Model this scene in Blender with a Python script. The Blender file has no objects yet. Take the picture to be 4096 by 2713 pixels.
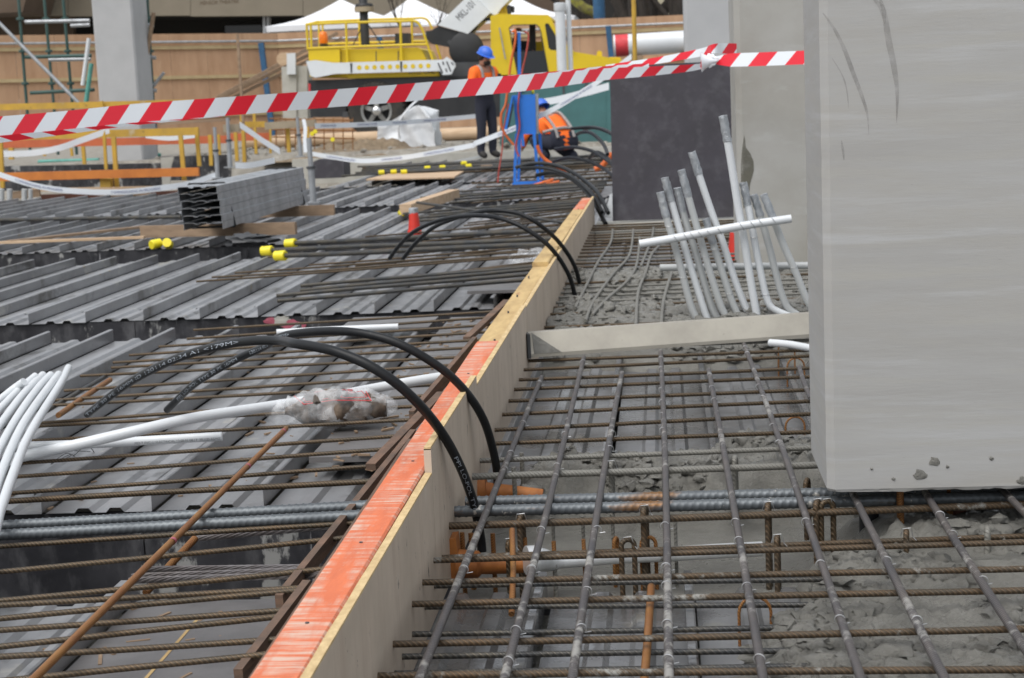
import bpy, bmesh, math, random
from mathutils import Vector, Matrix, noise
random.seed(7)
S = bpy.context.scene
C = S.collection
# ------------------------------------------------------------------ camera
FS, CX, CY, VP, HC = 6576., 2048., 1356.5, (2630., 367.), 1.04      # focal length, centre, vanishing point of the formwork (photo pixels), eye height
yv = Vector((VP[0]-CX, VP[1]-CY, FS)).normalized()
hz = Vector((1, -.0446, 0))
up = yv.cross(hz).normalized()
if up.y > 0: up = -up
xv = yv.cross(up)
if xv.x < 0: xv = -xv
EYE = Vector((0, 0, HC))
cam_d = bpy.data.cameras.new('camera'); cam = bpy.data.objects.new('camera', cam_d); C.objects.link(cam)
cam_d.sensor_width = 23.6; cam_d.lens = FS/4096*23.6; cam_d.clip_start = .05; cam_d.clip_end = 900
cam.matrix_world = Matrix(((xv.x, -xv.y, -xv.z, 0), (yv.x, -yv.y, -yv.z, 0), (up.x, -up.y, -up.z, HC), (0, 0, 0, 1)))
cam_d.dof.use_dof = True; cam_d.dof.focus_distance = 3.55; cam_d.dof.aperture_fstop = 7.1
S.camera = cam
# ------------------------------------------------------------------ sky, sun, exposure (overcast)
W = bpy.data.worlds.new('World'); S.world = W; W.use_nodes = True
wn, wl = W.node_tree.nodes, W.node_tree.links
sky = wn.new('ShaderNodeTexSky'); sky.sky_type = 'NISHITA'; sky.sun_disc = False
sky.sun_elevation = math.radians(58); sky.sun_rotation = math.radians(-148); sky.dust_density = 5; sky.air_density = 1.2
hs = wn.new('ShaderNodeHueSaturation'); hs.inputs['Saturation'].default_value = .42
bg = wn['Background']; bg.inputs['Strength'].default_value = .095
mx = wn.new('ShaderNodeMixRGB'); mx.inputs[0].default_value = .55; mx.inputs[2].default_value = (5.6, 5.9, 6.3, 1)      # even cloud veil over the clear-sky gradient
wl.new(sky.outputs[0], hs.inputs['Color']); wl.new(hs.outputs[0], mx.inputs[1]); wl.new(mx.outputs[0], bg.inputs['Color'])
sun_d = bpy.data.lights.new('sun', 'SUN'); sun_d.energy = 1.5; sun_d.angle = math.radians(55); sun_d.color = (1, .98, .955)
sun = bpy.data.objects.new('sun', sun_d); C.objects.link(sun)
el, az = math.radians(58), math.radians(-148)      # azimuth from +Y towards +X
sd = Vector((math.sin(az)*math.cos(el), math.cos(az)*math.cos(el), math.sin(el)))
sun.rotation_euler = sd.to_track_quat('Z', 'Y').to_euler(); sun.location = (0, 0, 30)
S.view_settings.view_transform = 'Standard'; S.view_settings.look = 'None'
S.view_settings.exposure = 0.74; S.view_settings.gamma = 1
# ------------------------------------------------------------------ photo pixel -> place
FR = dict(D=(0,0,1.7305),Z1=(0,0,.4655),Z2=(1000,0,.4655),Z3=(1800,0,.4655),Z4=(0,500,.5912),Z5=(1200,500,.574),Z6=(2300,100,.7655),
 Y1=(0,1300,.5912),Y2=(1000,1200,.549),Y3=(0,1900,.5912),Y4=(1000,1900,.5912),Y5=(2000,1200,.574),Y6=(1700,1900,.5186),Y7=(2800,1800,.5822),Y8=(2900,0,.5739),
 W1=(0,950,.338),W2=(600,950,.338),W3=(300,1600,.338),W4=(0,700,.338),V1=(1840,150,.4145),V2=(1200,30,.338),V3=(1900,0,.3801),V4=(900,420,.2551),V5=(0,380,.3801),V6=(2600,440,.5739),V7=(0,1420,.4337))
def ray(fr, x, y):
    o = FR[fr]; d = Vector((o[0]+x*o[2]-CX, o[1]+y*o[2]-CY, FS)); return Vector((d.dot(xv), d.dot(yv), d.dot(up)))
def PZ(fr, x, y, z): d = ray(fr, x, y); return d*((z-HC)/d.z)+EYE
def PY(fr, x, y, Y): d = ray(fr, x, y); return d*(Y/d.y)+EYE
def PX(fr, x, y, X): d = ray(fr, x, y); return d*(X/d.x)+EYE
def LY(fr, pts, Y): return [PY(fr, x, y, Y) for x, y in pts]
# ------------------------------------------------------------------ materials
MT = {}
def rgb(c): return (c[0], c[1], c[2], 1)
class NT:
    def __init__(s, name):
        m = bpy.data.materials.new(name); m.use_nodes = True; s.m = m; s.n = m.node_tree.nodes; s.l = m.node_tree.links; s.b = s.n['Principled BSDF']; MT[name] = m
    def nd(s, t, **k):
        n = s.n.new('ShaderNode'+t)
        for a, v in k.items():
            if a.startswith('i_'):
                a = a[2:]; a = int(a) if a.isdigit() else a.replace('_', ' ')
                if hasattr(v, 'bl_rna') or isinstance(v, bpy.types.NodeSocket): s.l.new(v, n.inputs[a])
                else: n.inputs[a].default_value = v
            else: setattr(n, a, v)
        return n
    def vec(s, stretch=(1,1,1), world=False):
        src = s.nd('NewGeometry').outputs['Position'] if world else s.nd('TexCoord').outputs['Object']
        return s.nd('Mapping', i_Vector=src, i_Scale=stretch).outputs[0]
    def noise(s, v, sc, det=6, ro=.6): return s.nd('TexNoise', i_Vector=v, i_Scale=sc, i_Detail=det, i_Roughness=ro).outputs['Fac']
    def ramp(s, f, lo, hi, c0=(0,0,0), c1=(1,1,1)):
        r = s.nd('ValToRGB', i_0=f); e = r.color_ramp.elements; e[0].position = lo; e[1].position = hi; e[0].color = rgb(c0); e[1].color = rgb(c1); return r.outputs[0]
    def mix(s, f, a, b):
        n = s.nd('MixRGB')
        for i, v in ((0, f), (1, a), (2, b)):
            if isinstance(v, bpy.types.NodeSocket): s.l.new(v, n.inputs[i])
            else: n.inputs[i].default_value = v if i == 0 else rgb(v)
        return n.outputs[0]
    def math(s, op, a, b=0.):
        n = s.nd('Math', operation=op)
        for i, v in ((0, a), (1, b)):
            if isinstance(v, bpy.types.NodeSocket): s.l.new(v, n.inputs[i])
            else: n.inputs[i].default_value = v
        return n.outputs[0]
    def set(s, **k):
        for a, v in k.items():
            i = s.b.inputs[a.replace('_', ' ')]
            if isinstance(v, bpy.types.NodeSocket): s.l.new(v, i)
            else: i.default_value = rgb(v) if isinstance(v, tuple) else v
    def bump(s, h, st=.5, dist=.01): s.l.new(s.nd('Bump', i_Strength=st, i_Distance=dist, i_Height=h).outputs[0], s.b.inputs['Normal'])
def mat(name, c, c2=None, sc=8, lo=.35, hi=.65, rough=.6, metal=0., bump=0., bsc=60, dist=.01, stretch=(1,1,1), spl=None, world=False, r2=None):
    t = NT(name); v = t.vec(stretch, world)
    c2 = c2 or tuple(x*.75 for x in c)
    f = t.noise(v, sc); col = t.ramp(f, lo, hi, c, c2)
    if spl:
        for sp in spl:                    # (colour, scale, threshold, softness[, stretch])
            vv = t.vec(sp[4], world) if len(sp) > 4 else v
            m = t.ramp(t.noise(vv, sp[1], 8, .65), sp[2], sp[2]+sp[3]); col = t.mix(m, col, sp[0])
    t.set(Base_Color=col, Metallic=metal)
    t.set(Roughness=t.ramp(f, lo, hi, (rough,)*3, ((r2 if r2 is not None else min(1, rough+.12)),)*3))
    if bump: t.bump(t.noise(v, bsc, 8, .7), bump, dist)
    return t.m
def rebar_mat(name, base, rust, ramt, pitch, cem=0., cemc=(.25,.245,.225), strength=.9, rough=.55, metal=.45):
    t = NT(name); v = t.vec(); x = t.nd('SeparateXYZ', i_0=v)
    wv = t.math('SINE', t.math('MULTIPLY', t.math('ADD', x.outputs[0], t.math('MULTIPLY', t.math('ADD', x.outputs[1], x.outputs[2]), .8)), 6.2832/pitch))
    h = t.ramp(t.math('ADD', t.math('MULTIPLY', wv, .5), .5), .45, .85)
    f = t.noise(t.vec((1.2, 3, 3)), 9); col = t.ramp(f, .5-ramt*.3, .5+ramt*.3, base, rust)
    col = t.mix(t.math('MULTIPLY', t.math('SUBTRACT', 1., h), .6), col, tuple(q*.28 for q in base))  # shade between the ribs painted into the colour: valleys darkened
    rg = .0
    if cem:
        w = t.vec((1,1,1), True); m = t.ramp(t.math('ADD', t.math('MULTIPLY', t.noise(w, 4, 5, .6), .55), t.math('MULTIPLY', t.noise(w, 38, 6, .7), .45)), .70-cem*.4, .76-cem*.4); col = t.mix(m, col, cemc)
    t.set(Base_Color=col, Metallic=metal if not cem else t.math('MULTIPLY', t.math('SUBTRACT', 1., m), metal), Roughness=rough)
    t.bump(h, strength, .003); return t.m
# steel and bars
def deck_mat(name, k, wet):
    t = NT(name); v = t.vec((1.6,.35,1), True); w = t.vec((1,1,1), True); f = t.noise(v, 3.2)
    col = t.ramp(f, .3, .72, tuple(q*k for q in (.40,.405,.415)), tuple(q*k for q in (.225,.225,.23)))
    col = t.mix(t.math('MULTIPLY', t.nd('ObjectInfo').outputs['Random'], .35), col, tuple(q*k for q in (.18,.182,.187)))
    col = t.mix(t.ramp(t.noise(w, 5, 8, .65), .60, .70), col, tuple(q*k for q in (.43,.42,.385))); col = t.mix(t.ramp(t.noise(w, 1.9, 8, .7), .54 if not wet else .45, .68), col, (.10*k,.095*k,.085*k))
    col = t.mix(t.ramp(t.noise(w, 8, 8, .65), .68, .72), col, (.30*k,.25*k,.17*k)); col = t.mix(t.ramp(t.noise(w, 75, 4), .70, .74), col, (.45*k,.44*k,.41*k))
    t.set(Base_Color=col, Metallic=.5, Roughness=t.ramp(t.noise(w, 2.6, 6), .4, .62, ((.30,)*3) if not wet else ((.12,)*3), (.52,)*3)); t.bump(t.noise(w, 9, 6, .6), .10, .02)
deck_mat('deck_steel', 1., False); deck_mat('deck_wet', .8, True)
rebar_mat('bar_brown', (.088,.07,.047), (.155,.10,.052), .5, .0098, metal=.4, rough=.45)
rebar_mat('bar_dark', (.075,.08,.085), (.13,.115,.09), .4, .012, metal=.5, rough=.45)
rebar_mat('bar_orange', (.27,.105,.03), (.38,.18,.045), .5, .006, strength=.5, metal=.15)
rebar_mat('bar_splash', (.095,.074,.05), (.15,.095,.05), .5, .0098, cem=.32, metal=.3)
rebar_mat('bar_long', (.10,.095,.10), (.16,.14,.13), .5, .008, cem=.40, cemc=(.27,.262,.245), strength=.5, metal=.35)
rebar_mat('bar_cement', (.13,.09,.055), (.16,.12,.08), .5, .0098, cem=1.0, cemc=(.19,.185,.165), metal=.1, rough=.5)
mat('bar_big', (.14,.155,.165), (.10,.11,.12), sc=7, rough=.42, metal=.55, spl=[((.24,.11,.035), 6, .62, .1, (.6,3,3))])
mat('bar_big_splash', (.14,.155,.165), (.10,.11,.12), sc=7, rough=.42, metal=.45, spl=[((.2,.10,.035), 6, .6, .1, (.6,3,3)), ((.42,.41,.38), 26, .63, .03)])
mat('strand', (.30,.28,.28), (.17,.15,.145), rough=.4, metal=.7, sc=14)
mat('tie', (.62,.63,.64), (.4,.4,.4), rough=.35, metal=.8)
mat('galv', (.42,.44,.46), (.30,.31,.32), sc=9, rough=.42, metal=.6)
mat('duct_metal', (.78,.80,.82), (.62,.64,.65), sc=14, rough=.28, metal=.4, spl=[((.25,.24,.22), 16, .62, .05)])
mat('anchor_orange', (.42,.15,.03), (.26,.085,.02), sc=16, rough=.6, spl=[((.09,.06,.04), 8, .62, .1)])
mat('alum', (.40,.375,.32), (.31,.29,.25), sc=6, rough=.45, metal=.25, spl=[((.55,.57,.57), 7, .66, .03, (1,.5,.3)), ((.22,.21,.19), 20, .64, .06)])
# formwork
mat('formply_black', (.016,.016,.019), (.04,.04,.045), sc=5, rough=.35, bump=.1, bsc=30, spl=[((.10,.10,.105), 8, .5, .25, (2,2,.8)), ((.30,.30,.29), 2.6, .60, .03, (2.2,2.2,1.0)), ((.26,.26,.27), 6, .66, .03, (5,5,.35))])
mat('formply_grey', (.155,.15,.15), (.10,.095,.095), sc=4, rough=.36, spl=[((.28,.26,.22), 3.3, .68, .03, (1.6,.7,1)), ((.07,.065,.06), 7, .64, .1)], bump=.08, bsc=30, r2=.5)
mat('formply_panel', (.058,.054,.066), (.045,.042,.05), sc=4, rough=.45, spl=[((.095,.093,.105), 7, .5, .25), ((.27,.27,.28), 6, .71, .05, (2.2,1,.9))])
mat('ply_face', (.56,.465,.37), (.48,.40,.315), sc=5, stretch=(1,1.2,1), rough=.55, bump=.06, bsc=50, spl=[((.45,.36,.28), 5, .5, .2, (1,5,.5)), ((.12,.10,.085), 34, .66, .02, (1,1,.45)), ((.60,.53,.45), 4, .62, .15), ((.24,.21,.18), 70, .70, .03)])
mat('ply_edge', (.62,.47,.25), (.46,.33,.165), sc=30, rough=.75, bump=.4, bsc=140, dist=.004, stretch=(2,1,2))
mat('ply_brown_edge', (.17,.10,.065), (.085,.06,.045), sc=14, rough=.7, stretch=(1,.6,8), bump=.3, bsc=60)
t = NT('lvl_orange'); v = t.vec((1,1,1)); f = t.noise(t.vec((5,1.2,5)), 9, 8)
col = t.ramp(f, .3, .7, (.64,.165,.065), (.50,.125,.055))
scr = t.ramp(t.noise(t.vec((1.2,16,1)), 4, 9, .7), .44, .58); patch = t.ramp(t.noise(t.vec((9,1.6,1)), 2.4, 5, .65), .42, .58)
col = t.mix(t.math('MULTIPLY', t.math('MULTIPLY', scr, patch), .8), col, (.56,.45,.37)); col = t.mix(t.ramp(t.noise(v, 55, 3), .74, .78), col, (.2,.12,.08))
t.set(Base_Color=col, Roughness=.7); t.bump(t.noise(t.vec((.6,10,1)), 22, 6), .25, .004)
mat('lvl_yellow', (.56,.40,.175), (.40,.27,.12), sc=8, rough=.65, stretch=(3,.5,3), bump=.2, bsc=60, spl=[((.62,.60,.54), 5, .66, .06), ((.3,.12,.06), 3, .7, .05)])
mat('timber', (.30,.21,.135), (.21,.145,.095), sc=7, stretch=(.5,3,3), rough=.7, bump=.2, bsc=40)
mat('timber_pale', (.52,.38,.25), (.42,.29,.18), sc=6, stretch=(.5,3,3), rough=.7, bump=.15, bsc=40)
mat('beam_yellow', (.55,.33,.035), (.40,.25,.05), sc=3, rough=.6, spl=[((.12,.09,.03), 12, .64, .08), ((.45,.36,.22), 3, .62, .1)])
mat('beam_orange', (.60,.20,.035), (.47,.15,.03), sc=4, rough=.6, spl=[((.2,.1,.05), 12, .68, .08)])
mat('beam_red', (.52,.125,.045), (.42,.10,.04), sc=3, rough=.6)
mat('beam_brown', (.10,.032,.018), (.07,.025,.015), sc=4, rough=.6)
mat('beam_weathered', (.34,.285,.2), (.24,.195,.14), sc=4, rough=.75, spl=[((.15,.11,.08), 12, .62, .1)])
# plastics
mat('pvc_white', (.62,.645,.665), (.56,.585,.605), sc=3, rough=.28, spl=[((.40,.37,.32), 40, .77, .03), ((.55,.55,.54), 9, .68, .08)])
mat('pvc_grey', (.43,.445,.445), (.385,.40,.40), sc=4, rough=.35, spl=[((.36,.34,.3), 18, .73, .04)])
mat('silver_tape', (.27,.29,.31), (.40,.42,.44), sc=30, rough=.35, metal=.35, bump=.6, bsc=60, dist=.008)
mat('poly_black', (.010,.011,.013), (.018,.019,.02), sc=6, rough=.33, spl=[((.20,.20,.20), 60, .77, .02), ((.045,.045,.045), 20, .62, .1)])
MT['poly_black'].node_tree.nodes['Principled BSDF'].inputs['Specular IOR Level'].default_value = .22
mat('print_white', (.36,.40,.45), rough=.5)
mat('print_grey', (.22,.23,.24), rough=.5); mat('print_dark', (.06,.06,.065), rough=.5); mat('print_blue', (.10,.12,.30), rough=.5); mat('print_brown', (.10,.06,.03), rough=.6)
mat('print_red', (.60,.04,.05), rough=.5)
mat('cap_yellow', (.80,.68,.02), (.70,.58,.02), rough=.4)
mat('plastic_red', (.62,.035,.02), (.5,.03,.02), rough=.4)
mat('pink_paint', (.42,.10,.14), rough=.5)
# concrete
mat('column_concrete', (.365,.365,.36), (.315,.31,.298), sc=2.2, lo=.34, hi=.66, rough=.66, stretch=(.6,.6,5), bump=.1, bsc=40, dist=.004,
    spl=[((.335,.322,.295), 1.5, .5, .22, (.8,.8,4)), ((.35,.343,.32), 4.2, .5, .2, (.5,.5,8)), ((.40,.405,.41), 3.6, .54, .22, (.5,.5,8)), ((.30,.295,.28), 60, .66, .06), ((.09,.09,.085), 85, .725, .012)])
mat('column_far', (.36,.355,.335), (.29,.28,.25), sc=2, rough=.75, spl=[((.40,.40,.39), 3, .55, .2, (1,1,3)), ((.20,.19,.15), 2.4, .68, .12, (1.2,1.2,.6))])
mat('column_pale', (.40,.405,.41), (.36,.365,.37), sc=2, rough=.8)
t = NT('damp_stain'); t.set(Base_Color=(.12,.115,.09), Roughness=.5, Alpha=t.ramp(t.noise(t.vec(), 14, 6), .3, .6, (.4,)*3, (.9,)*3))
t = NT('scuff'); t.set(Base_Color=(.17,.16,.15), Roughness=.7, Alpha=t.ramp(t.noise(t.vec(), 30, 6), .3, .7, (.05,)*3, (.36,)*3))
t = NT('wet_concrete'); v = t.vec((1,1,1), True); f = t.noise(v, 7, 8, .65)
col = t.ramp(f, .3, .7, (.255,.25,.228), (.165,.16,.142)); col = t.mix(t.ramp(t.noise(v, 60, 4), .66, .74), col, (.25,.245,.225))
t.set(Base_Color=col, Roughness=t.ramp(t.noise(v, 3.5, 5), .42, .6, (.16,)*3, (.55,)*3)); t.bump(t.noise(v, 55, 10, .8), .9, .014)
mat('kerb_concrete', (.44,.43,.39), (.36,.35,.31), sc=4, rough=.8, bump=.2, bsc=40)
mat('gravel', (.36,.335,.29), (.25,.23,.195), sc=5, rough=.9, bump=1., bsc=22, dist=.06, spl=[((.47,.45,.41), 9, .58, .1), ((.16,.14,.115), 1.4, .6, .12)], world=True)
mat('soil', (.30,.23,.15), (.19,.14,.09), sc=6, rough=.95, bump=1., bsc=9, dist=.1)
# machinery, cloth, background
mat('crane_yellow', (.66,.47,.012), (.60,.43,.012), sc=2, rough=.38, spl=[((.40,.29,.03), 5, .68, .1)])
mat('crane_black', (.012,.013,.015), (.022,.023,.025), sc=3, rough=.5)
mat('crane_grey', (.06,.063,.067), (.045,.047,.05), sc=3, rough=.5)
mat('crane_white', (.66,.69,.71), (.60,.63,.65), sc=2, rough=.4)
mat('tyre', (.022,.021,.02), (.05,.044,.037), sc=6, rough=.85, bump=.4, bsc=20)
mat('chrome', (.75,.75,.75), rough=.15, metal=.9); mat('rim_silver', (.30,.30,.29), (.2,.2,.19), rough=.45, metal=.5)
mat('beacon', (.85,.20,.01), rough=.25)
t = NT('dark_glass'); t.set(Base_Color=(.02,.022,.025), Roughness=.08)
t = NT('cab_glass'); t.set(Base_Color=(.75,.8,.8), Roughness=.03, Transmission_Weight=.85, IOR=1.1)
mat('hivis', (.95,.17,.015), (.86,.14,.012), sc=6, rough=.75); mat('navy', (.014,.016,.028), (.02,.022,.036), sc=8, rough=.85)
mat('reflective', (.30,.28,.27), rough=.5); mat('skin', (.36,.17,.11), (.30,.14,.09), rough=.55); mat('hair', (.02,.014,.01), rough=.7)
mat('helmet', (.03,.14,.62), (.03,.12,.56), rough=.32); mat('boot', (.02,.018,.016), rough=.7)
mat('stand_blue', (.02,.17,.62), (.02,.15,.54), rough=.4); mat('cable_orange', (.68,.14,.025), rough=.5); mat('cable_red', (.45,.07,.05), rough=.5)
mat('teal_paint', (.055,.155,.155), (.045,.125,.125), sc=2.5, rough=.5, spl=[((.20,.12,.07), 9, .72, .04)])
mat('bag_white', (.66,.68,.70), (.58,.6,.62), sc=3, rough=.6, bump=.3, bsc=7, dist=.05)
t = NT('tape_white'); t.set(Base_Color=(.80,.84,.88), Roughness=.4)
t = NT('film'); v = t.vec(); f = t.noise(v, 14, 6)
nz = t.nd('SeparateXYZ', i_0=t.nd('NewGeometry').outputs['Normal']).outputs[2]; al = t.math('ADD', t.ramp(f, .40, .66, (.03,)*3, (.34,)*3), t.ramp(nz, .35, .95, (0,)*3, (.16,)*3)); t.set(Base_Color=(.80,.82,.84), Roughness=.22, Alpha=al); t.bump(f, .5, .02)  # upward faces more opaque and white: highlights along the top painted in
mat('bag_filling', (.03,.028,.026), (.15,.105,.07), sc=13, lo=.4, hi=.7, rough=.6, bump=.6, bsc=30, dist=.02)
def tape_mat(name, per, slant):
    t = NT(name); u = t.nd('SeparateXYZ', i_0=t.nd('TexCoord').outputs['UV'])
    q = t.math('FRACT', t.math('ADD', t.math('MULTIPLY', u.outputs[0], 1/per), t.math('MULTIPLY', u.outputs[1], slant)))
    s_ = t.ramp(q, .495, .505); t.set(Base_Color=t.mix(s_, (.74,.015,.035), (.74,.78,.82)), Roughness=.32)
    t.b.inputs['Subsurface Weight'].default_value = 0
    return t.m
tape_mat('tape_rw', .178, -.32); tape_mat('tape_rw_back', .178, .32)
mat('hoarding_ply', (.44,.275,.165), (.36,.215,.125), sc=2.2, stretch=(1.5,1.5,.4), rough=.7, spl=[((.52,.37,.24), 4, .6, .2), ((.24,.14,.08), 12, .72, .04)])
mat('hoarding_rail', (.46,.36,.2), (.38,.29,.16), sc=3, rough=.75); mat('post_blue', (.02,.09,.19), rough=.5)
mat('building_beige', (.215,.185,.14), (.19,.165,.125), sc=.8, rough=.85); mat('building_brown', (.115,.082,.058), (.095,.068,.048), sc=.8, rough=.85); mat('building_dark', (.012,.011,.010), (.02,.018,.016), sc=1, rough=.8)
mat('wall_cream', (.42,.38,.28), rough=.85)
mat('canopy', (.72,.73,.75), (.68,.69,.71), sc=1, rough=.6); mat('bark', (.06,.05,.042), (.035,.03,.026), sc=5, rough=.95, bump=.6, bsc=14, dist=.05, stretch=(2,2,.5)); mat('moss', (.22,.21,.03), (.09,.075,.04), sc=6, rough=.95)
mat('scaffold_green', (.035,.085,.075), (.06,.10,.09), sc=8, rough=.55, metal=.3); mat('scaffold_teal', (.10,.33,.28), rough=.5)
# ------------------------------------------------------------------ mesh helpers
class G:
    def __init__(s): s.V = []; s.F = []; s.uv = None
    def add(s, V, F):
        o = len(s.V); s.V += [Vector(v) for v in V]; s.F += [tuple(i+o for i in f) for f in F]; return s
def world_of(o): return world_of(o.parent) @ o.matrix_basis if o.parent else o.matrix_basis.copy()
def mk(name, g, m, parent=None, label=None, cat=None, group=None, kind=None, smooth=0, recalc=True, origin=None):
    me = bpy.data.meshes.new(name)
    V = g.V
    if parent is not None: inv = world_of(parent).inverted(); V = [inv @ v for v in V]; o = Vector()
    elif origin is not None: o = Vector(origin)
    else:
        n = len(V); o = Vector((sum(v.x for v in V)/n, sum(v.y for v in V)/n, min(v.z for v in V)))
    me.from_pydata([v-o for v in V], [], g.F)
    if recalc:
        bm = bmesh.new(); bm.from_mesh(me); bmesh.ops.recalc_face_normals(bm, faces=bm.faces); bm.to_mesh(me); bm.free()
    if smooth:
        me.polygons.foreach_set('use_smooth', [True]*len(me.polygons)); me.set_sharp_from_angle(angle=math.radians(smooth))
    if g.uv:
        ul = me.uv_layers.new()
        for l in me.loops: ul.data[l.index].uv = g.uv[l.vertex_index]
    for mm in (m if isinstance(m, (list, tuple)) else [m]): me.materials.append(MT[mm])
    ob = bpy.data.objects.new(name, me); C.objects.link(ob)
    if parent is not None: ob.parent = parent
    else: ob.location = o
    tag(ob, label, cat, group, kind); return ob
def tag(ob, label=None, cat=None, group=None, kind=None):
    if label: ob['label'] = label
    if cat: ob['category'] = cat
    if group: ob['group'] = group
    if kind: ob['kind'] = kind
    return ob
def thing(name, loc, label=None, cat=None, group=None, kind=None):
    ob = bpy.data.objects.new(name, None); C.objects.link(ob); ob.location = loc; ob.empty_display_size = .1
    return tag(ob, label, cat, group, kind)
def box(a, b):
    x0, y0, z0 = a; x1, y1, z1 = b
    return [(x0,y0,z0),(x1,y0,z0),(x1,y1,z0),(x0,y1,z0),(x0,y0,z1),(x1,y0,z1),(x1,y1,z1),(x0,y1,z1)], [(0,3,2,1),(4,5,6,7),(0,1,5,4),(1,2,6,5),(2,3,7,6),(3,0,4,7)]
def beam(p, q, w, h, upv=(0,0,1)):
    p, q = Vector(p), Vector(q); d = (q-p).normalized(); s = d.cross(Vector(upv)).normalized(); u = s.cross(d)
    V = [c + s*(sx*w/2) + u*(sz*h/2) for c in (p, q) for sx, sz in ((-1,-1),(1,-1),(1,1),(-1,1))]
    return V, [(3,2,1,0),(4,5,6,7),(0,1,5,4),(1,2,6,5),(2,3,7,6),(3,0,4,7)]
def spline(P, n):
    P = [Vector(p) for p in P]; out = []
    for i in range(len(P)-1):
        a = P[max(i-1, 0)]; b = P[i]; c = P[i+1]; d = P[min(i+2, len(P)-1)]
        for k in range(n):
            t = k/n; out.append(.5*((2*b)+(c-a)*t+(2*a-5*b+4*c-d)*t*t+(3*b-a-3*c+d)*t**3))
    return out+[P[-1]]
def frames(P):
    T = [(P[min(i+1, len(P)-1)]-P[max(i-1, 0)]).normalized() for i in range(len(P))]
    r = Vector((0,0,1)) if abs(T[0].z) < .9 else Vector((1,0,0)); N = []
    for tt in T:
        r = (r - tt*r.dot(tt)).normalized(); N.append(r)
    return T, N
def tube(P, r, n=8, caps=True, hollow=0):
    P = [Vector(p) for p in P]; T, N = frames(P); V = []; F = []
    for i, p in enumerate(P):
        rr = r[i] if isinstance(r, (list, tuple)) else r; b = T[i].cross(N[i])
        for k in range(n):
            a = 2*math.pi*k/n; V.append(p + N[i]*(rr*math.cos(a)) + b*(rr*math.sin(a)))
    for i in range(len(P)-1):
        for k in range(n):
            F.append((i*n+k, i*n+(k+1) % n, (i+1)*n+(k+1) % n, (i+1)*n+k))
    if caps: F += [tuple(range(n-1, -1, -1)), tuple(range((len(P)-1)*n, len(P)*n))]
    return V, F
def lathe(prof, n=20, axis=(0,0,1), c=(0,0,0), closed=False):
    ax = Vector(axis).normalized(); a = ax.orthogonal().normalized(); b = ax.cross(a); c = Vector(c); V = []; F = []; m = len(prof)
    for k in range(n):
        t = 2*math.pi*k/n
        for r, h in prof: V.append(c + ax*h + (a*math.cos(t)+b*math.sin(t))*r)
    for k in range(n):
        k2 = (k+1) % n
        for i in range(m if closed else m-1):
            j = (i+1) % m; F.append((k*m+i, k2*m+i, k2*m+j, k*m+j))
    if not closed:
        if prof[0][0] > 1e-5: F.append(tuple(k*m for k in range(n)))
        if prof[-1][0] > 1e-5: F.append(tuple(k*m+m-1 for k in range(n-1, -1, -1)))
    return V, F
def ext(P, depth, holes=()):
    d = Vector(depth) if not isinstance(depth, (int, float)) else Vector((0, depth, 0))
    loops = [[Vector(p) for p in P]] + [[Vector(p) for p in h] for h in holes]
    if not holes:
        n = len(P); V = loops[0]+[v+d for v in loops[0]]
        return V, [tuple(range(n-1,-1,-1)), tuple(range(n, 2*n))]+[(i, (i+1) % n, n+(i+1) % n, n+i) for i in range(n)]
    bm = bmesh.new(); es = []; base = []; o = 0
    for L in loops:
        vs = [bm.verts.new(p) for p in L]; base.append((o, len(L))); o += len(L)
        es += [bm.edges.new((vs[i], vs[(i+1) % len(vs)])) for i in range(len(vs))]
    bm.verts.index_update(); bmesh.ops.triangle_fill(bm, use_beauty=True, edges=es)
    bm.verts.index_update(); V = [v.co.copy() for v in bm.verts]; F = [tuple(v.index for v in f.verts) for f in bm.faces]; bm.free()
    n = len(V); F2 = F+[tuple(i+n for i in reversed(f)) for f in F]
    for s, k in base: F2 += [(s+i, s+(i+1) % k, n+s+(i+1) % k, n+s+i) for i in range(k)]
    return V+[v+d for v in V], F2
def blob(c, s, seed=0, amp=.25, fr=3., n=3):
    bm = bmesh.new(); bmesh.ops.create_icosphere(bm, subdivisions=n, radius=1); c = Vector(c); V = []
    for v in bm.verts:
        k = 1+amp*noise.fractal(v.co*fr+Vector((seed*3.1, seed, 0)), 1, 2, 4); V.append(c+Vector((v.co.x*s[0]*k, v.co.y*s[1]*k, v.co.z*s[2]*k)))
    F = [tuple(v.index for v in f.verts) for f in bm.faces]; bm.free(); return V, F
def ribbon(P, w, upv=None):
    """strip along P; w: widths or width; upv: list or vector across the strip. UV = metres along, 0..1 across"""
    g = G(); uv = []; s = 0
    for i, p in enumerate(P):
        if i: s += (P[i]-P[i-1]).length
        ww = w[i] if isinstance(w, (list, tuple)) else w; u = upv[i] if isinstance(upv, list) else Vector(upv or (0,0,1))
        g.V += [p+u*ww/2, p-u*ww/2]; uv += [(s, 1), (s, 0)]
        if i: g.F.append((2*i-2, 2*i-1, 2*i+1, 2*i))
    g.uv = uv; return g
_tx = {}
def text_geo(s, size):
    cu = bpy.data.curves.new('t', 'FONT'); cu.body = s; cu.size = size; ob = bpy.data.objects.new('t', cu); C.objects.link(ob)
    dg = bpy.context.evaluated_depsgraph_get(); me = bpy.data.meshes.new_from_object(ob.evaluated_get(dg))
    V = [v.co.copy() for v in me.vertices]; F = [tuple(p.vertices) for p in me.polygons]
    bpy.data.objects.remove(ob); bpy.data.curves.remove(cu); bpy.data.meshes.remove(me); return V, F
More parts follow.
